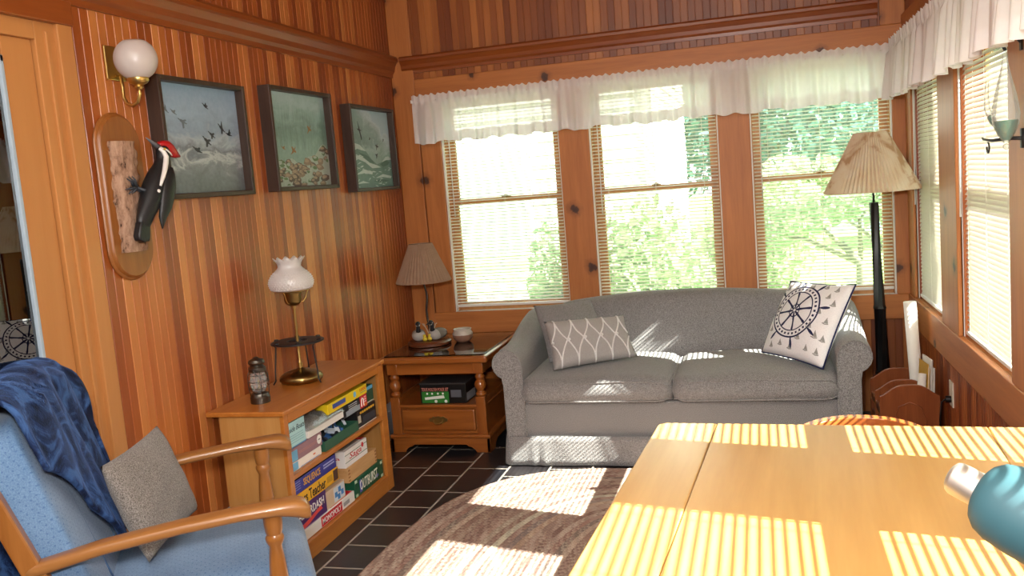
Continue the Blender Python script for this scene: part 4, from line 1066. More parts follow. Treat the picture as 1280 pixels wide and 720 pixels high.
lay = sorted([(rr.uniform(0, 1), rr.uniform(.02, 1)) for _ in range(85)], key=lambda q: -q[1])
for k, (u, q) in enumerate(lay):
    v = top_(u)*q*.98; s = rr.uniform(.035, .085)
    pts = []; m_ = rr.choice((0, 0, 3, 3, 2, 1)); ro = rr.uniform(0, 3)
    for j in range(7):
        a = 2*PI*j/7+ro; w = rr.uniform(.65, 1.15); pts.append((min(1, max(0, u+math.cos(a)*s*w)), min(1, max(.002, v+math.sin(a)*s*.6*w))))
    d0 = .0004+.000012*k; mb.mi = m_; mb.prism([P(x_, y_) for x_, y_ in pts], (d0, 0, 0))
    mb.mi = 4 if m_ in (0, 3) else (1 if m_ == 2 else 2)
    mb.prism([P(min(1, max(0, u+(x_-u)*.6-s*.12)), min(1, max(.002, v+(y_-v)*.5+s*.16))) for x_, y_ in pts], (d0+.00001, 0, 0))
mb.build('painted_rocks', [plain('rock tan', '8d7a66', .5, var=.2), plain('rock pale', 'aab8ae', .5, var=.2), plain('rock green', '5f7d52', .5, var=.2), plain('rock brown', '5d4f44', .5, var=.2), plain('rock light', 'a8937e', .5, var=.2)], cvo)
mb = MB()
for u, v, s, a, wg in [(.68, .62, .05, .9, [(.2, .8), (.3, -.7)]), (.37, .38, .055, .7, [(.1, .8), (.4, -.7)]), (.21, .41, .035, -.4, [(.2, .7)])]: bird_shape(mb, P, u, v, s, a, wg)
mb.build('painted_birds', m_bird2, cvo)
r, cvo = painting(-.813, -.186, 1.505, 1.995, 2, 'dark framed painting of seabirds over breaking green waves, nearest the corner')
P = pt(-.793, -.206, 1.525, 1.975)
mb = MB(); mb.mi = 0
def wave(pts, d): mb.prism([P(u, v) for u, v in pts], (d, 0, 0))
wave([(0, 0), (1, 0), (1, .36), (.93, .41), (.85, .40), (.75, .33), (.62, .30), (.5, .37), (.38, .47), (.25, .55), (.14, .57), (.06, .54), (0, .55)], .0005)
mb.mi = 1
wave([(0, .50), (.06, .54), (.14, .57), (.25, .55), (.38, .47), (.3, .48), (.18, .50), (.1, .47), (.05, .42)], .0009); wave([(.02, .3), (.18, .37), (.34, .33), (.5, .25), (.72, .26), (.62, .29), (.45, .32), (.3, .39), (.16, .42)], .0009)
wave([(.75, .33), (.85, .40), (.93, .41), (1, .37), (.96, .36), (.88, .36)], .0009); wave([(.1, .17), (.3, .24), (.5, .2), (.48, .17), (.3, .19)], .0009); wave([(.55, .12), (.75, .17), (.97, .14), (.95, .11), (.75, .13)], .0009); wave([(.05, .05), (.25, .09), (.4, .06), (.25, .06)], .0009)
mb.mi = 1; rr = random.Random(3)
for k in range(60):
    u, v = rr.uniform(.02, .9), rr.uniform(.02, .46); l = rr.uniform(.04, .12); h_ = rr.uniform(.006, .016); sl_ = rr.uniform(-.03, .05)
    if v < .36+.15*math.cos(u*5.2): wave([(u, v), (u+l*.5, v+sl_*.6-h_*.3), (min(.99, u+l), v+sl_), (u+l*.5, v+sl_*.6+h_)], .00095)
mb.mi = 2
wave([(.2, .46), (.42, .41), (.58, .31), (.45, .33), (.3, .4)], .0008); wave([(.7, .3), (.85, .36), (.95, .33), (.9, .29), (.78, .27)], .0008); wave([(.5, .08), (.7, .11), (.9, .08), (.7, .06)], .0008)
mb.build('painted_waves', [plain('wave green', '6d8f86', .5, var=.25, nscale=18), plain('wave foam', 'bccbca', .5, var=.12), plain('wave shade', '4c6d64', .5, var=.15)], cvo)
mb = MB()
for u, v, s, a, wg in [(.27, .74, .05, -.1, [(-.6, 1.7), (.9, -2.0)]), (.66, .53, .04, 1.2, [(.2, .9), (.3, -.9)]), (.63, .42, .035, -.3, [(.6, .8), (.2, -1.)]), (.5, .63, .025, .5, [(.2, .8)]), (.84, .62, .025, .8, [(.2, .8)])]: bird_shape(mb, P, u, v, s, a, wg)
mb.build('painted_birds', plain('painted seabird', '2c3438', .5), cvo)
# ------------------------------------------------------------------ woodpecker carving
wp = thing('mounted_woodpecker', 'carved black woodpecker with a red crest clinging to a log on an oval wall plaque', 'wall carving', (0, -2.665, 1.25))
def stadium(yc, zc, w, h, x, n=20):
    r_ = w/2; pts = []
    for k in range(n+1): a = PI*k/n; pts.append(V(x, yc+r_*math.cos(a), zc+h/2-r_+r_*math.sin(a)))
    for k in range(n+1): a = PI+PI*k/n; pts.append(V(x, yc+r_*math.cos(a), zc-h/2+r_+r_*math.sin(a)))
    return pts
yc, zc = -2.667, 1.55
MB().rings([stadium(yc, zc, .232, .60, .001), stadium(yc, zc, .238, .606, .008), stadium(yc, zc, .232, .60, .013), stadium(yc, zc, .222, .59, .015), stadium(yc, zc, .216, .584, .022), stadium(yc, zc, .206, .574, .026)]).build('plaque', m_oak, wp, smooth='auto')
m, nt, out = newmat('weathered log'); b = bsdf(nt, out, .85, 0, .2)
n1 = noise_(nt, coords(nt, (22, 22, 7)), 2, 6, .7); r = ramp(nt, [(.34, '33241c'), (.42, '8f6f5a'), (.58, 'b08e76'), (.8, 'c4a68c')]); L(nt, n1, r.inputs[0]); L(nt, r.outputs[0], b.inputs['Base Color']); bump(nt, b, n1, .8, .01)
m_log = m
mb = MB()
def log(u, v):
    z = 1.352+.395*v; a = PI*u; yc_ = -2.676+.004*math.sin(v*9); rr_ = .060+.010*noise.noise(V(u*5, v*14, 1))+.006*noise.noise(V(u*9, v*40, 5))
    return V(.0262+rr_*.62*math.sin(a), yc_-rr_*1.06*math.cos(a), z)
g = mb.grid(log, 22, 46); mb._f([row[0] for row in g]); mb._f([row[-1] for row in reversed(g)]); mb._f([g[0][j] for j in range(46)]+[g[-1][j] for j in range(45, -1, -1)])
mb.build('log', m_log, wp, smooth='auto')
m_feather = plain('black feather paint', '1a1d21', .45, var=.25, nscale=90, bmp=.4)
XB = .098
# body: one continuous loft from tail to head
sp = [(-2.705, 1.432, .016, .030), (-2.69, 1.462, .022, .034), (-2.663, 1.50, .033, .036), (-2.63, 1.545, .042, .044), (-2.602, 1.585, .044, .047), (-2.575, 1.622, .038, .041), (-2.553, 1.652, .027, .031), (-2.541, 1.677, .024, .027), (-2.534, 1.697, .027, .031), (-2.538, 1.716, .025, .028), (-2.552, 1.728, .014, .016)]
rs = []
for i, (y, z, rx, ry) in enumerate(sp):
    a, b_ = sp[max(0, i-1)], sp[min(len(sp)-1, i+1)]; d = V(0, b_[0]-a[0], b_[1]-a[1]).normalized(); w = V(0, -d.z, d.y)
    rs.append([V(XB, y, z)+V(1, 0, 0)*rx*math.cos(2*PI*k/20)+w*ry*math.sin(2*PI*k/20) for k in range(20)])
mb = MB(); mb.rings(rs); bd = mb.build('woodpecker_body', m_feather, wp, smooth=True, sub=1)
def flatfeather(pts, th, name, mat, x=XB):
    m_ = MB(); m_.prism([V(x-th/2, y, z) for y, z in pts], (th, 0, 0)); return m_.build(name, mat, bd, smooth='auto', bev=min(.006, th*.4))
flatfeather([(-2.685, 1.49), (-2.722, 1.455), (-2.742, 1.41), (-2.738, 1.392), (-2.725, 1.388), (-2.715, 1.381), (-2.70, 1.388), (-2.69, 1.383), (-2.683, 1.40), (-2.675, 1.44), (-2.662, 1.475)], .03, 'tail', m_feather)
# folded wings, one on each flank
for sx in (1, -1):
    rs = []
    for y, z, ry, rx in ((-2.558, 1.645, .006, .006), (-2.568, 1.625, .022, .014), (-2.582, 1.59, .034, .018), (-2.598, 1.55, .036, .018), (-2.618, 1.505, .030, .015), (-2.636, 1.465, .018, .010), (-2.642, 1.44, .008, .006), (-2.645, 1.425, .002, .002)):
        cx_ = XB+sx*(.036 if z > 1.5 else .03); cy_ = y+.012
        rs.append([V(cx_+sx*rx*math.cos(2*PI*k/14), cy_+ry*math.sin(2*PI*k/14)*.95, z-ry*.35*math.sin(2*PI*k/14)) for k in range(14)])
    m_ = MB(); m_.rings(rs); m_.build('wing', m_feather, bd, smooth=True)
m_wstripe = plain('white feather paint', 'e6e4df', .5); m_crest = plain('red crest paint', 'b5161c', .4, var=.1, nscale=80)
m_ = MB(); pts = [(-2.570, 1.718, .012), (-2.556, 1.704, .020), (-2.552, 1.686, .024), (-2.562, 1.664, .027), (-2.584, 1.638, .035), (-2.604, 1.614, .040), (-2.618, 1.594, .040), (-2.626, 1.580, .039)]
m_.tube([V(XB+q, y, z) for y, z, q in pts], [.005, .008, .0095, .010, .009, .008, .006, .004], 10); m_.ball(V(XB+.036, -2.636, 1.562), .007, 10, 6); m_.build('white_neck_stripe', m_wstripe, bd, smooth=True)
m_ = MB(); m_.tube([V(XB+.012, -2.561, 1.722), V(XB+.025, -2.545, 1.712), V(XB+.028, -2.530, 1.700), V(XB+.026, -2.518, 1.690)], [.002, .003, .003, .002], 8); m_.build('white_brow', m_wstripe, bd, smooth=True)
rs = []
for y, z, rx, ry in ((-2.560, 1.734, .008, .004), (-2.542, 1.737, .021, .011), (-2.516, 1.728, .024, .021), (-2.490, 1.714, .018, .023), (-2.464, 1.700, .011, .016), (-2.436, 1.690, .003, .003)):
    rs.append([V(XB+rx*math.cos(2*PI*k/14), y+ry*.45*math.sin(2*PI*k/14), z+ry*math.sin(2*PI*k/14)) for k in range(14)])
m_ = MB(); m_.rings(rs); m_.build('red_crest', m_crest, bd, smooth=True)
m_ = MB(); m_.tube([V(XB, -2.552, 1.722), V(XB, -2.583, 1.737), V(XB, -2.622, 1.757)], [.012, .0075, .0015], 10); m_.build('beak', plain('beak horn', '5d6066', .4), bd, smooth=True)
m_ = MB(); m_.ball(V(XB+.021, -2.551, 1.716), .0045, 10, 8); m_.build('eye', plain('eye yellow', 'c9a83c', .2), bd, smooth=True)
m_feet = plain('slate feet', '33383f', .5)
for sx, y0_ in ((.012, -2.66), (-.02, -2.655)):
    m_ = MB(); k_ = V(XB+sx*.4-.02, -2.684, 1.580)
    m_.tube([V(XB+sx, y0_+.02, 1.565), V(XB+sx*.6-.008, -2.665, 1.568), k_], [.009, .006, .005], 8)
    for d in ((-.004, -.028, .034), (-.006, -.040, -.006), (-.005, -.014, .040), (-.006, -.026, -.022)):
        e = k_+V(*d); e.x = max(e.x, .060); m_.tube([k_, k_.lerp(e, .6)+V(.006, 0, .002), e], [.0045, .0035, .0015], 6)
    m_.build('foot', m_feet, bd, smooth=True)

# ------------------------------------------------------------------ armchair
m_blue = fabric('light blue upholstery', '56769a', '7d9bbd', 330, bmp=.35, mottled=.25)
m_tuft = plain('blue seam', '46678f', .9)
def dotted(name, ax):
    m, nt, out = newmat(name); b = bsdf(nt, out, .95, 0, .15); b.inputs['Sheen Weight'].default_value = .2
    t = N(nt, 'ShaderNodeTexCoord'); sp = N(nt, 'ShaderNodeSeparateXYZ'); L(nt, t.outputs['Object'], sp.inputs[0]); xo = math_(nt, 'ADD', sp.outputs['X'], math_(nt, 'MULTIPLY', sp.outputs['Z' if ax == 'Y' else 'Y'], .9))
    u = math_(nt, 'DIVIDE', math_(nt, 'ADD', xo, sp.outputs[ax]), .024); v = math_(nt, 'DIVIDE', math_(nt, 'SUBTRACT', xo, sp.outputs[ax]), .024)
    q = lambda s: math_(nt, 'POWER', math_(nt, 'SUBTRACT', math_(nt, 'FRACT', s), .5), 2.)
    d = math_(nt, 'LESS_THAN', math_(nt, 'ADD', q(u), q(v)), .022)
    n = noise_(nt, coords(nt), 300, 2, .7); n3 = noise_(nt, coords(nt), 12, 3)
    r = ramp(nt, [(.35, '58789c'), (.65, '7896b8')]); L(nt, math_(nt, 'ADD', math_(nt, 'MULTIPLY', n, .7), math_(nt, 'MULTIPLY', n3, .3)), r.inputs[0])
    L(nt, mixc(nt, math_(nt, 'MULTIPLY', d, .7), r.outputs[0], '4a6a94'), b.inputs['Base Color']); bump(nt, b, n, .4, .003); return m
m_blue_back = dotted('light blue dotted upholstery', 'Z'); m_blue = dotted('light blue seat upholstery', 'Y')
ac = thing('armchair', 'wooden rocking armchair with light blue cushions in the left foreground', 'armchair', (.495, -3.165, .0135), math.radians(-56.6))
def lt(pts): return [V(*p) for p in pts]
for s in (1, -1):
    # arm: flat sculpted bar with a rolled front end
    rs = []
    for y, z, w, h in ((-.39, .575, .020, .016), (-.36, .585, .028, .018), (-.2, .612, .031, .017), (0, .632, .034, .016), (.15, .640, .037, .016), (.25, .640, .040, .019), (.30, .634, .040, .026), (.325, .625, .038, .026), (.338, .618, .030, .018)):
        cx_ = s*(.335+.025*smoothstep((y+.4)/.7))
        ring = []
        for k in range(18):
            a = 2*PI*k/18; ring.append(V(cx_+w*math.copysign(abs(math.cos(a))**.6, math.cos(a)), y, z+h*math.copysign(abs(math.sin(a))**.7, math.sin(a))))
        rs.append(ring)
    mb = MB(); mb.rings(rs); mb.build('arm', m_chairwood, ac, smooth=True, local=True)
    mb = MB(); mb.lathe([(.020, .28), (.024, .30), (.024, .34), (.018, .35), (.024, .36), (.018, .37), (.022, .40), (.026, .44), (.022, .49), (.017, .53), (.024, .545), (.026, .555), (.021, .565), (.024, .575), (.026, .60), (.026, .622)], V(s*.352, .235, 0), n=20)
    mb.cbox((s*.352, .235, .21), (.055, .055, .16)); mb.build('arm_post', m_chairwood_z, ac, smooth='auto', local=True)
    # raked back post
    d = V(0, -.27, .78).normalized()
    mb = MB(); rs = []
    for t_, w in ((0, .028), (.3, .028), (.60, .026), (.72, .022)):
        p = V(s*.335, -.245, .22)+d*t_; rs.append([p+V(a*w*.75, b_*w, 0) for a, b_ in ((-1, -1), (1, -1), (1, 1), (-1, 1))])
    mb.rings(rs); mb.build('back_post', m_chairwood_z, ac, bev=.006, local=True)
    mb = MB(); mb.box((s*.335-.02, -.27, .19), (s*.335+.02, .27, .25)); mb.build('side_rail', m_chairwood, ac, bev=.005, local=True)
    # rocker platform leg
    mb = MB(); mb.tube(lt([(s*.33, -.30, .03), (s*.33, -.2, .024), (s*.33, 0, .020), (s*.33, .2, .024), (s*.33, .32, .034)]), .020, 10); mb.build('rocker', m_chairwood, ac, smooth=True, local=True)
    for y in (-.2, .22):
        mb = MB(); mb.lathe([(.022, .03), (.018, .06), (.024, .12), (.022, .2)], V(s*.335, y, 0), n=16); mb.build('leg', m_chairwood_z, ac, smooth=True, local=True)
for y in (-.25, .25):
    mb = MB(); mb.box((-.315, y-.018, .19), (.315, y+.018, .245)); mb.build('cross_rail', m_chairwood, ac, bev=.005, local=True)
mb = MB(); mb.box((-.32, -.505, .88), (.32, -.475, .96)); mb.build('top_rail', m_chairwood, ac, bev=.008, local=True)
def slab(lo, hi, M, n=18, crown=.03, e=5):
    """soft cushion: superellipse block"""
    mb = MB(); c_ = [(lo[i]+hi[i])/2 for i in range(3)]; h_ = [(hi[i]-lo[i])/2 for i in range(3)]
    def f(u, v):
        a = 2*PI*u; t = PI*(v-.5)
        p = lambda x, q: math.copysign(abs(x)**q, x)
        x = p(math.cos(t), .3)*p(math.cos(a), .22); y = p(math.cos(t), .3)*p(math.sin(a), .22); z = p(math.sin(t), .55)
        cr = crown*(1-x*x)*(1-y*y)
        return M @ V(c_[0]+h_[0]*x, c_[1]+h_[1]*y, c_[2]+(h_[2]+cr)*z)
    mb.grid(f, 64, 25, closeu=True); return mb
I4 = Matrix()
seat_o = slab((-.315, -.30, .245), (.315, .345, .415), I4, crown=.04).build('seat_cushion', m_blue, ac, smooth=True, local=True, weld=.0003)
bp = V(0, -.255, .385); ang = math.radians(17)
MBk = Matrix.Translation(bp) @ Matrix.Rotation(ang, 4, 'X')
back_o = slab((-.30, -.075, .0), (.30, .05, .60), MBk, crown=0).build('back_cushion', m_blue_back, ac, smooth=True, local=True, weld=.0003)
mb = MB()
for x in (-.12, .10):
    mb.tube([MBk @ V(x, .0475, z) for z in [i*.04+.04 for i in range(13)]], .0028, 6)
mb.build('stitched_seam', m_tuft, back_o, local=True, smooth=True)

# navy plush blanket over the back
m, nt, out = newmat('navy plush blanket'); b = bsdf(nt, out, .75, 0, .2)
n1 = noise_(nt, coords(nt), 9, 4, .6, 1.5); n2 = noise_(nt, coords(nt), 220, 2)
r = ramp(nt, [(.40, '0a1228'), (.5, '1a2c52'), (.62, '3a5a8c')]); L(nt, n1, r.inputs[0]); L(nt, r.outputs[0], b.inputs['Base Color'])  # highlight streaks of the plush put into the colour by the pale stops
b.inputs['Sheen Weight'].default_value = .5; b.inputs['Sheen Roughness'].default_value = .35; b.inputs['Sheen Tint'].default_value = srgb('5f7fb8'); bump(nt, b, n2, .4, .004)
m_blanket = m
bl = thing('blanket', 'navy blue plush blanket draped over the back of the blue armchair', 'blanket', M=WM['armchair'] @ Matrix.Translation((0, -.4, .95)))
def blank(u, v):
    X = -.36+.69*u                               # across the back; -X is the wall side
    front = .16+.36*smoothstep((1.0-u)/.5)         # the drop in front grows towards the wall side
    L1, L2, L3 = front, .20, .80
    s = v*(L1+L2+L3)
    zt = .64; half = .085
    fold = .010*math.sin(u*17+s*3)+.014*noise.noise(V(u*4, s*3, 2))
    side = max(0, (.07-u)/.07)
    if s < L1: yy, zz = .074+abs(fold)+.012*(1+math.sin(u*9+2)), zt-.03-(L1-s)
    elif s < L1+L2:
        a = PI*(s-L1)/L2; yy, zz = .080*math.cos(a)-.0275*(1-math.cos(a))+fold*.5, zt-.03+.075*math.sin(a)+abs(fold)*.6
    else: yy, zz = -.136-abs(fold)*.8-.02*abs(math.sin(u*8)), zt-.03-(s-L1-L2)
    zz -= .06*side*side; X2 = X-.012*math.sin(s*8)*(1-u)
    if s < L1: X2 += max(0, -.285-X2)*smoothstep((.52-zz)/.12)
    p = MBk @ V(X2, yy, zz)
    p.z = max(p.z, .05); p.y = max(p.y, -.62)
    return p
mb = MB(); mb.grid(blank, 44, 90)
o = mb.build('blanket_cloth', m_blanket, bl, smooth=True, solid=.014, recalc=False, local=True); o.data.transform((Matrix.Translation((0, -.4, .95))).inverted())
# tweed pillow on the chair
WA = WM['armchair']
cs = [WA @ V(*p) for p in ((.15, -.115, .475), (-.235, .01, .482), (-.275, -.085, .775), (.105, -.215, .765))]
r_ = thing('tweed_pillow', 'grey brown tweed square pillow on the seat of the blue armchair', 'pillow', tuple((cs[0]+cs[1])/2)); pillow('cover', m_tweed, cs, .11, r_)

# ------------------------------------------------------------------ dining table
dt = thing('dining_table', 'golden maple drop leaf dining table striped with sunlight in the right foreground', 'dining table', (2.392, -3.431, .0135), math.radians(-3.5))
def board(x0, x1, name, r_l=0, r_r=0):
    y0, y1 = -.61, .61; pts = []
    def corner(cx_, cy_, r_, a0):
        return [V(cx_+r_*math.cos(a0+k*PI/2/5), cy_+r_*math.sin(a0+k*PI/2/5), 0) for k in range(6)] if r_ else [V(cx_, cy_, 0)]
    pts += corner(x1-r_r, y1-r_r, r_r, 0) + corner(x0+r_l, y1-r_l, r_l, PI/2) + corner(x0+r_l, y0+r_l, r_l, PI) + corner(x1-r_r, y0+r_r, r_r, 1.5*PI)
    mb = MB(); mb.rings([[p+V(0, 0, .700) for p in pts], [p+V(0, 0, .7225) for p in pts]]); return mb.build(name, m_table, dt, bev=.004, local=True, smooth='auto')
board(-.53, -.3585, 'leaf', .03, 0); board(-.3575, .3575, 'tabletop'); board(.3585, .53, 'leaf', 0, .03)
mb = MB(); mb.box((-.30, .50, .625), (.30, .52, .700)); mb.box((-.30, -.52, .625), (.30, -.50, .700)); mb.box((-.31, -.52, .625), (-.29, .52, .700)); mb.box((.29, -.52, .625), (.31, .52, .700)); mb.build('apron', m_table, dt, bev=.003, local=True)
for x in (-.29, .29):
    for y in (-.49, .49):
        mb = MB(); mb.cbox((x, y, .66), (.06, .06, .105)); mb.lathe([(.014, .0), (.018, .05), (.026, .35), (.030, .52), (.022, .55), (.030, .57), (.030, .61)], V(x, y, 0), n=18); mb.build('leg', m_chairwood_z, dt, local=True, smooth='auto')

# low chair tucked in on the far side
dc = thing('dining_chair', 'reddish wooden chair tucked in at the far side of the dining table', 'chair', (2.49, -2.66, .016), PI)
m_chairred = wood('wood chair red brown', '8a4a20', 'a8602c', 'x', .3, coat=.3)
mb = MB()
def sst(u, v):
    a = 2*PI*u; t = v; p = lambda x, q: math.copysign(abs(x)**q, x)
    return V(.205*p(math.cos(a), .8), .03+.20*p(math.sin(a), .8), .415+.03*t)
mb.rings([[sst(k/32, 0)*1 for k in range(32)], [sst(k/32, 1) for k in range(32)]]); mb.build('seat', m_chairred, dc, bev=.008, local=True, smooth='auto')
def railpt(t): a = math.radians(-200+220*t) if False else math.radians(180+180*t); return V(.185*math.cos(a), -.02+.17*math.sin(a), 0)
rs = []
for k in range(21):
    t = k/20; p = railpt(t); d = (railpt(min(1, t+.02))-railpt(max(0, t-.02))).normalized(); nn = V(d.y, -d.x, 0); zt = .632+.016*math.sin(PI*t)
    rs.append([p+nn*a+V(0, 0, zt+b_) for a, b_ in ((-.018, -.035), (.018, -.035), (.016, .0), (-.016, 0))])
mb = MB(); mb.rings(rs); mb.build('back_rail', m_chairred, dc, bev=.004, local=True)
for k in range(7):
    t = .06+.88*k/6; p = railpt(t); mb = MB(); mb.tube([V(p.x*.82, p.y*.82, .44), V(p.x*.93, p.y*.93, .53), p+V(0, 0, .60)], [.008, .010, .007], 8); mb.build('spindle', m_chairred, dc, smooth=True, local=True)
for x in (-1, 1):
    for y in (-1, 1):
        mb = MB(); mb.tube([V(.13*x, .03+.13*y, .42), V(.155*x, .03+.16*y, .2), V(.175*x, .03+.185*y, .0)], [.016, .019, .012], 10); mb.build('leg', m_chairred, dc, smooth=True, local=True)

# ------------------------------------------------------------------ telescope leaning in over the table
m_teal = plain('teal enamel', '30565f', .6, var=.05)
A, Bq = V(2.474, -4.058, 1.017), V(2.584, -4.138, .972); ax = (Bq-A).normalized()
ts = thing('telescope', 'teal telescope tube with silver end cap at the right edge, above the table', 'telescope', (A+ax*.42)*1)
ts.location.z = 0; WM[ts.name] = Matrix.Translation((ts.location.x, ts.location.y, 0))
MB().lathe([(.0, 0), (.018, .0), (.0225, .003), (.025, .008), (.025, .052), (.0, .052)], A, ax, n=36).build('end_cap', m_steel, ts, smooth='auto')
MB().lathe([(.022, .044), (.034, .045), (.042, .049), (.052, .060), (.058, .078), (.061, .11), (.062, .2), (.058, .56), (.05, .57), (.0, .57)], A, ax, n=44).build('tube', m_teal, ts, smooth='auto')
piv = A+ax*.42
mb = MB(); mb.cyl(piv+V(0, 0, -.15), piv+V(0, 0, -.04), .022, n=16); mb.ball(piv+V(0, 0, -.05), .03, 14, 10); mb.build('mount_head', m_black, ts, smooth='auto')
for k in range(3):
    a = 2*PI*k/3+.6; e = V(piv.x+.17*math.cos(a), piv.y+.17*math.sin(a)-.12, .006); MB().tube([piv+V(0, -.0, -.13), (piv+V(0, 0, -.13)).lerp(e, .5), e], [.014, .012, .009], 10).build('tripod_leg', m_black, ts, smooth=True)

# ------------------------------------------------------------------ floor lamp
fl = thing('floor_lamp', 'black floor lamp with tan pleated shade standing behind the sofa in the right corner', 'lamp', (2.845, -.20, 0))
MB().lathe([(.115, 0), (.118, .006), (.112, .02), (.06, .034), (.04, .06), (.0, .061)], V(2.845, -.20, .0005), n=36).build('base', m_black, fl, smooth='auto')
p0, p1 = V(2.845, -.20, .05), V(2.815, -.235, 1.225)
rs = []
for t_, w in ((0, .042), (.2, .042), (.205, .036), (.5, .032), (.505, .036), (.52, .030), (.98, .025), (1, .024)):
    p = p0.lerp(p1, t_); a0 = .4*t_*6; rs.append([p+V(w*math.cos(2*PI*k/8+a0), w*math.sin(2*PI*k/8+a0), 0) for k in range(8)])
mb = MB(); mb.rings(rs); mb.build('pole', m_black, fl, smooth='auto')
MB().cyl(p1, p1+V(-.004, -.002, .30), .006, n=10).build('neck_rod', m_black, fl, smooth=True)
mb = MB(); q = p1+V(-.004, -.002, .1); mb.lathe([(.014, 0), (.018, .02), (.016, .05), (.026, .08), (.03, .12), (.02, .15), (.0, .16)], q, n=16); mb.build('bulb', m_white, fl, smooth=True)
m, nt, out = newmat('tan woven shade')
vo = noise_(nt, coords(nt, (1, 1, 1)), 7, 3, .5, 1.)
rr_ = ramp(nt, [(.38, 'd2b08a'), (.46, 'efdfc6'), (.7, 'f6ecda')]); L(nt, vo, rr_.inputs[0])
d = N(nt, 'ShaderNodeBsdfDiffuse'); t = N(nt, 'ShaderNodeBsdfTranslucent'); L(nt, rr_.outputs[0], d.inputs[0]); L(nt, rr_.outputs[0], t.inputs[0])
mx = N(nt, 'ShaderNodeMixShader'); mx.inputs[0].default_value = .45; L(nt, d.outputs[0], mx.inputs[1]); L(nt, t.outputs[0], mx.inputs[2]); L(nt, mx.outputs[0], out.inputs[0])
shade(fl, V(2.808, -.237, 0), .245, .084, 1.288, 1.600, m, 64, .006)

# ------------------------------------------------------------------ magazine rack and papers
mr = thing('magazine_rack', 'reddish brown wooden magazine rack with scalloped panels in the right corner', 'magazine rack', (2.872, -.72, 0))
def rackpanel(y, z0, z1, x0=2.735, x1=3.005, name='panel'):
    w = x1-x0; pr = [(0, z0), (w, z0), (w, z1-.055), (w-.012, z1-.05)]
    for k in range(1, 14):
        t = k/14; pr.append((w*(1-t), z1-.05+.05*smoothstep(math.sin(PI*t)*1.05-.05)))
    pr += [(.012, z1-.05), (0, z1-.055)]
    mb = MB(); mb.prism([V(x0+a, y-.007, b_) for a, b_ in pr], (0, .014, 0)); return mb.build(name, m_redwood, mr, bev=.003)
fp = rackpanel(-.905, .03, .378); rackpanel(-.72, .05, .36); rackpanel(-.535, .03, .378)
mb = MB(); ov = [(2.80, .2), (2.82, .27), (2.87, .292), (2.92, .27), (2.945, .2), (2.92, .12), (2.87, .1), (2.82, .12)]
mb.tube([V(a, -.914, b_) for a, b_ in ov], .003, 6, loop=True); mb.build('carved_line', m_redwood, fp, smooth=True)
mb = MB(); mb.box((2.74, -.90, .03), (3.0, -.54, .045)); mb.build('bottom_board', m_redwood, mr)
for x in (2.745, 2.995):
    mb = MB()
    for z in (.13, .22): mb.box((x-.006, -.90, z), (x+.006, -.54, z+.035))
    mb.build('end_slat', m_redwood, mr, bev=.002)
for x in (2.75, 2.99):
    for y in (-.89, -.55): MB().lathe([(.012, .001), (.016, .01), (.014, .03)], V(x, y, 0), n=12).build('foot', m_redwood, mr, smooth=True)
o = thing('paper_roll', 'tall roll of white paper standing in the magazine rack', 'paper roll', (2.945, -.63, .046))
m_paper = plain('white paper', 'e4e0d8', .8, var=.03); m_manila = plain('manila folder', 'c99a3c', .7); m_mag = plain('magazine pages', 'c9c2b6', .7, var=.1)
mb = MB(); pts = [V(2.950, -.63, .050), V(2.945, -.63, .3), V(2.925, -.62, .735)]
mb.tube(pts, [.029, .029, .03], 24, cap=False); mb.build('outer_sheet', m_paper, o, smooth='auto', solid=.0015)
mb = MB(); mb.tube([p+V(.004, .002, -.002) for p in pts], [.020, .020, .021], 20, cap=False); mb.build('inner_sheet', m_paper, o, smooth='auto', solid=.0015)
def sheaf(name, label, cat, c, w, h, th, mat, rx, rz, g=None):
    M = Matrix.Translation(c) @ Matrix.Rotation(rz, 4, 'Z') @ Matrix.Rotation(rx, 4, 'Y')
    r_ = thing(name, label, cat, M=M, group=g)
    return r_
r_ = sheaf('manila_folder', 'yellow manila folder sticking up out of the magazine rack', 'folder', (2.932, -.81, .049), 0, 0, 0, None, .06, .12)
MB().box((-.004, -.072, 0), (-.002, .072, .42)).build('cover', m_manila, r_, local=True); MB().box((.002, -.072, 0), (.004, .072, .40)).build('cover', m_manila, r_, local=True); MB().box((-.0015, -.07, .002), (.0015, .07, .41)).build('papers', m_paper, r_, local=True)
for i, (c_, w, h, rx, lab) in enumerate((((2.956, -.81, .049), .070, .44, .035, 'grey magazine right behind the yellow folder in the rack'), ((2.967, -.81, .049), .070, .40, .035, 'grey magazine nearest the wall in the rack'))):
    r_ = sheaf('magazine', lab, 'magazine', c_, 0, 0, 0, None, rx, .1)
    MB().box((-.0035, -w, 0), (.0035, w, h)).build('pages', m_mag, r_, local=True); MB().box((-.005, -w-.002, 0), (-.0036, w+.002, h+.002)).build('cover', m_paper, r_, local=True)
r_ = thing('rolled_magazine', 'rolled white magazine leaning at the front of the rack papers', 'magazine', (2.905, -.87, .048))
mb = MB(); mb.tube([V(2.905, -.868, .048), V(2.935, -.872, .42)], [.017, .018], 18, cap=False); mb.build('rolled_cover', m_paper, r_, smooth='auto', solid=.002)
r_ = thing('envelope', 'grey mauve envelope beside the white paper roll in the rack', 'envelope', (2.90, -.68, .05))
MB().box((2.975, -.70, .05), (2.979, -.58, .31)).build('paper', plain('mauve paper', '9a8580', .8), r_)

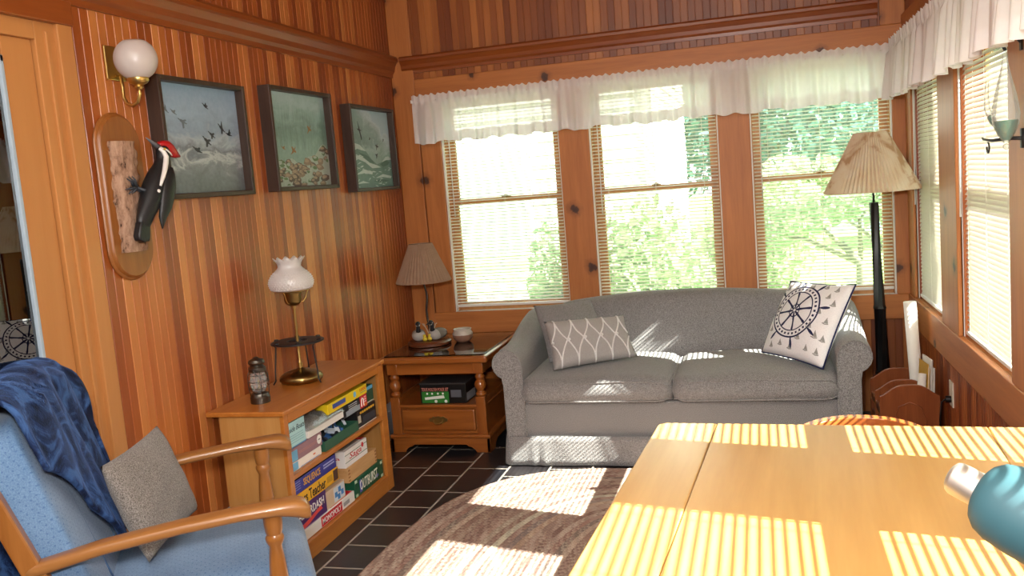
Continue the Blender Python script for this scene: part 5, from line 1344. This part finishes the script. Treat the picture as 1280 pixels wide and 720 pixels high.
# ------------------------------------------------------------------ outlet, weather glass, heater
ol_ = thing('wall_outlet', 'cream wall outlet with a black plug below the right windows', 'outlet', (W, -1.06, .30))
MB().box((W-.006, -1.098, .312), (W, -1.022, .428)).build('cover_plate', m_cream, ol_, bev=.002)
mb = MB(); mb.cyl(V(W-.006, -1.06, .345), V(W-.03, -1.06, .345), .016, n=14); mb.tube([V(W-.03, -1.06, .345), V(W-.045, -1.055, .33), V(W-.05, -1.04, .25), V(W-.04, -.98, .15), V(W-.03, -.9, .06)], .004, 8); mb.build('plug', m_black, ol_, smooth='auto')
wg = thing('weather_glass', 'hanging teardrop weather glass with green liquid on a black iron bracket, right edge', 'weather glass', (W-.02, -2.33, 1.47))
gc = V(2.955, -2.37, 0)
mb = MB(); mb.box((W-.024, -2.345, 1.47), (W-.018, -2.319, 1.53))
mb2 = MB(); mb2.box((W-.024, -2.342, 1.765), (W-.018, -2.322, 1.81)); mb2.tube([V(W-.022, -2.332, 1.79), V(2.99, -2.35, 1.805), V(2.955, -2.37, 1.80), V(2.952, -2.37, 1.775), V(2.957, -2.37, 1.765)], .005, 8); mb2.build('iron_hanger', m_iron, wg, smooth='auto')
mb.tube([V(W-.022, -2.332, 1.500), V(2.98, -2.30, 1.503), V(2.95, -2.22, 1.500), V(2.94, -2.15, 1.506), V(2.94, -2.135, 1.512)], [.006, .006, .005, .004, .002], 8)
mb.tube([V(2.945, -2.19+.016*math.cos(a), 1.478+.016*math.sin(a)) for a in [PI*2*k/14+PI/2 for k in range(12)]], .003, 6)
mb.build('iron_bracket', m_iron, wg, smooth=True)
prof = [(.004, 1.765), (.007, 1.75), (.010, 1.72), (.018, 1.685), (.028, 1.645), (.036, 1.605), (.040, 1.575), (.036, 1.545), (.024, 1.515), (.010, 1.495), (.007, 1.488)]
MB().lathe(prof, gc, n=30, cap=False).build('glass_vessel', m_clear, wg, smooth=True)
m, nt, out = newmat('green liquid'); b = bsdf(nt, out, .1); b.inputs['Base Color'].default_value = srgb('0f8a6a'); b.inputs['Transmission Weight'].default_value = .5; m_liq = m
MB().lathe([(.0, 1.557), (.034, 1.557), (.0335, 1.553), (.031, 1.54), (.023, 1.518), (.009, 1.498), (.0, 1.497)], gc, n=30).build('green_liquid', m_liq, wg, smooth='auto')
MB().ball(gc+V(0, 0, 1.478), .010, 12, 8).build('glass_drip', m_clear, wg, smooth=True)
mb = MB(); sp_ = [gc+V(-.01, .02, 1.53), gc+V(-.022, .065, 1.56), gc+V(-.03, .095, 1.60), gc+V(-.03, .10, 1.65), gc+V(-.028, .094, 1.685)]
mb.tube(sp_, [.010, .011, .009, .006, .005], 12, cap=False); mb.build('glass_spout', m_clear, wg, smooth=True)
mb = MB(); mb.tube([gc+V(-.012, .028, 1.536), gc+V(-.022, .064, 1.558), gc+V(-.026, .08, 1.575)], [.007, .008, .007], 10); mb.build('green_liquid', m_liq, wg, smooth=True)
bh = thing('baseboard_heater', 'grey metal baseboard heater along the foot of the left wall', 'heater', (.03, -1.45, .0))
mb = MB(); mb.rings([[V(.001, y, .025), V(.052, y, .03), V(.058, y, .04), V(.056, y, .15), V(.046, y, .195), V(.012, y, .222), V(.001, y, .225)] for y in (-2.80, -.03)]); mb.build('casing', m_heater, bh, bev=.002)
MB().box((.02, -2.78, .001), (.046, -.05, .026)).build('foot_channel', m_black, bh)

# ------------------------------------------------------------------ outdoors
m_lawn = plain('lawn grass', '8fae62', .95, var=.2, nscale=2.5, spec=.1)
mb = MB(); mb.box((-40, -40, -1.0), (60, 60, -.6)); struct(mb.build('ground_outside', m_lawn))
def leafmat(n, c1, c2, tr=.45): return cloth_translucent(n, c1, c2, tr, 0, 3)
lm1 = leafmat('leaf pale', '7a9268', 'a8bd92'); lm2 = leafmat('leaf mid', '6a8462', '98ae88'); lm3 = leafmat('leaf deep', '42655f', '5f857a', .3)
m_bark = plain('grey bark', '6a6258', .9, var=.2)
def foliage(parent, blobs, n, size, mat, seed, name='foliage'):
    rr = random.Random(seed); mb = MB()
    tot = sum(b_[1][0]*b_[1][1]*b_[1][2] for b_ in blobs)
    for c_, r3 in blobs:
        k = int(n*r3[0]*r3[1]*r3[2]/tot)
        for _ in range(k):
            d = V(rr.gauss(0, 1), rr.gauss(0, 1), rr.gauss(0, 1)).normalized(); q = rr.random()**.45
            p = V(c_[0]+d.x*r3[0]*q, c_[1]+d.y*r3[1]*q, c_[2]+d.z*r3[2]*q)
            a = V(rr.gauss(0, 1), rr.gauss(0, 1), rr.gauss(0, 1)).normalized(); t = a.cross(V(rr.gauss(0, 1), rr.gauss(0, 1), rr.gauss(0, 1))).normalized()
            s = size*rr.uniform(.6, 1.3); w = t*s*.42; l = a*s
            vs = [mb.bm.verts.new(v_) for v_ in (p-l*.5, p+w*.9-l*.05, p+l*.5, p-w*.9-l*.05)]; mb._f(vs)
    return mb.build(name, mat, parent, recalc=False)
def shrub(label, blobs, n, size, mat, seed, stems=4):
    c_ = blobs[0][0]; r_ = thing('shrub', label, 'shrub', (c_[0], c_[1], -.6))
    foliage(r_, blobs, n, size, mat, seed); rr = random.Random(seed); mb = MB()
    for k in range(stems):
        b_ = blobs[k % len(blobs)][0]; mb.tube([V(c_[0]+rr.uniform(-.15, .15), c_[1]+rr.uniform(-.1, .1), -.6), V((c_[0]+b_[0])/2, (c_[1]+b_[1])/2, b_[2]*.4), V(*b_)], [.035, .025, .01], 6)
    mb.build('stems', m_bark, r_, smooth=True); return r_
def tree(label, trunk, blobs, n, size, mat, seed, r0_=.2):
    r_ = thing('tree', label, 'tree', (trunk[0][0], trunk[0][1], -.6)); foliage(r_, blobs, n, size, mat, seed)
    mb = MB(); mb.tube([V(*p) for p in trunk], [r0_*(1-.6*i/(len(trunk)-1)) for i in range(len(trunk))], 8)
    for c_, r3 in blobs:
        mb.tube([V(*trunk[-2]), V(*trunk[-1]).lerp(V(*c_), .5), V(*c_)], [r0_*.4, r0_*.25, r0_*.1], 6)
    mb.build('trunk', m_bark, r_, smooth=True); return r_
shrub('leafy green shrub outside the middle back window', [((1.25, 2.3, .55), (.55, .5, .75)), ((1.1, 2.5, .25), (.46, .5, .8)), ((1.75, 2.6, .2), (.5, .5, .5))], 5200, .085, lm1, 1)
shrub('slender green shrub outside the right part of the left back window', [((.36, 2.45, .40), (.22, .3, .75))], 1300, .08, lm2, 2)
shrub('pale green shrub outside the right of the middle back window', [((2.25, 5.6, .7), (.8, .6, .8)), ((1.9, 5.9, .2), (.7, .6, .7))], 3000, .11, lm1, 3)
shrub('yellow green bush far behind the right back window', [((4.5, 8.2, 1.1), (1.6, .8, .55)), ((2.7, 8.4, 1.05), (1.1, .8, .5))], 3200, .16, lm1, 4)
tree('small apple tree with bent trunk on the lawn outside the right back window', [(3.2, 3.6, -.6), (3.12, 3.6, .0), (3.12, 3.6, .45), (2.95, 3.6, .66)], [((2.6, 3.6, 1.0), (.5, .45, .24)), ((3.3, 3.7, 1.08), (.55, .5, .28)), ((2.3, 3.6, .78), (.28, .3, .16))], 1300, .085, lm2, 5, .075)
for i, (x, y, z, rr_, lab) in enumerate(((2.2, 13, 4.0, 2.3, 'dark leafy tree far beyond the middle back window'), (7.3, 17, 4.6, 2.6, 'dark leafy tree far beyond the right back window'), (13.5, 15, 4.5, 2.8, 'dark leafy tree far off on the right of the lawn'))):
    tree(lab, [(x, y, -.6), (x+.1, y, 1.2), (x, y, 2.6)], [((x, y, z), (rr_, rr_*.7, rr_*1.0)), ((x-1.2, y-.6, z-1.7), (rr_*.7, rr_*.6, rr_*.6)), ((x+1.4, y-.4, z-1.9), (rr_*.75, rr_*.6, rr_*.6))], 13000, .17, lm3, 20+i, .3)
# neighbouring house
hs = thing('house', 'white clapboard house outside the left back window', 'house', (-2.4, 6.6, -.6))
m_siding = plain('white siding', 'f0efec', .7, var=.01); m_roof = plain('grey shingles', '8d8f92', .9)
mb = MB(); pr = []
hx0, hx1, hy, zt = -7.5, 1.05, 5.2, 5.2
prof = []
z = -.6
while z < zt: prof += [(-.018, z), (0, z+.14)]; z += .15
mb.rings([[V(x, hy+d, z_) for d, z_ in prof]+[V(x, hy+.3, prof[-1][1]), V(x, hy+.3, -.6)] for x in (hx0, hx1)]); mb.build('front_wall', m_siding, hs)
mb = MB(); mb.rings([[V(hx1-.02-d, y, z_) for d, z_ in prof]+[V(hx1-.3, y, prof[-1][1]), V(hx1-.3, y, -.6)] for y in (hy+.02, hy+5)]); mb.build('side_wall', m_siding, hs)
MB().box((hx1-.10, hy-.03, -.6), (hx1+.01, hy+.06, zt)).build('corner_board', m_white, hs)
mb = MB(); mb.prism([V(hx0-.3, hy-.4, zt-.1), V(hx0-.3, hy+2.6, zt+2.2), V(hx0-.3, hy+5.4, zt-.1)], (hx1-hx0+.6, 0, 0)); mb.build('roof', m_roof, hs)
for x in (-.95, -3.2):
    wn_ = MB(); wn_.box((x-.5, hy-.05, .5), (x+.5, hy-.01, 2.1)); wo = wn_.build('house_window', m_white, hs)
    q_ = MB(); q_.box((x-.42, hy-.06, .58), (x+.42, hy-.045, 1.26)); q_.box((x-.42, hy-.06, 1.34), (x+.42, hy-.045, 2.02)); q_.build('house_pane', plain('house window glass', 'b9c6cc', .15), wo)
h2 = thing('house', 'distant blue grey house between the trees beyond the right back window', 'house', (5.9, 22, -.6))
MB().box((3.2, 20, -.6), (8.6, 24, 3.0)).build('walls', plain('blue grey siding', '9db4c8', .8), h2)
mb = MB(); mb.prism([V(2.9, 19.7, 3.0), V(2.9, 22, 4.8), V(2.9, 24.3, 3.0)], (6, 0, 0)); mb.build('roof', m_roof, h2)
for x in (4.4, 6.0, 7.6): MB().box((x-.4, 19.96, .9), (x+.4, 20.0, 2.1)).build('house_window', m_white, h2)
tree('narrow unseen tree added to block sun at the right wall window nearest the corner', [(6.0, -1.0, -.6), (6.0, -1.0, 2.), (6.0, -1.0, 4.)], [((6.0, -.97, 1.3+.62*k), (.30, .32, .5)) for k in range(6)], 5200, .12, lm2, 31, .08)  # foliage column added out of view to cut the sun patch on the sofa back
# hedge to the right of the room
shrub('low clipped hedge outside the right wall windows', [((8.0, -1.5-2*k, .2), (.8, 1.4, .9)) for k in range(4)]+[((8.0, 1.0, .3), (.8, 1.4, 1.0))], 5200, .16, lm2, 9, 5)

# ------------------------------------------------------------------ light
sun = bpy.data.lights.new('sun', 'SUN'); so = bpy.data.objects.new('sun', sun); COL.objects.link(so)
sun.energy = 25.0; sun.angle = math.radians(.3); sun.color = (1, .95, .86)
so.rotation_euler = V(-1, .21, -.80).to_track_quat('-Z', 'Y').to_euler(); so.location = (12, -3, 9)
w = bpy.data.worlds.new('world'); SC.world = w; w.use_nodes = True
bg = w.node_tree.nodes['Background']; bg.inputs[0].default_value = (.86, .95, 1, 1); bg.inputs[1].default_value = 1.7
def area(name, loc, target, sx, sy, energy, col):
    l = bpy.data.lights.new(name, 'AREA'); l.shape = 'RECTANGLE'; l.size = sx; l.size_y = sy; l.energy = energy; l.color = col
    o = bpy.data.objects.new(name, l); COL.objects.link(o); o.location = loc
    o.rotation_euler = (V(*target)-V(*loc)).to_track_quat('-Z', 'Y').to_euler(); return o
area('ceiling_bounce', (1.6, -4.6, 3.0), (1.5, -2.6, 0), 2.4, 2.2, 46, (1, .93, .84))
area('camera_flash', (2.15, -5.42, 1.72), (1.2, -1.5, .9), .22, .15, 30, (1, .97, .94))
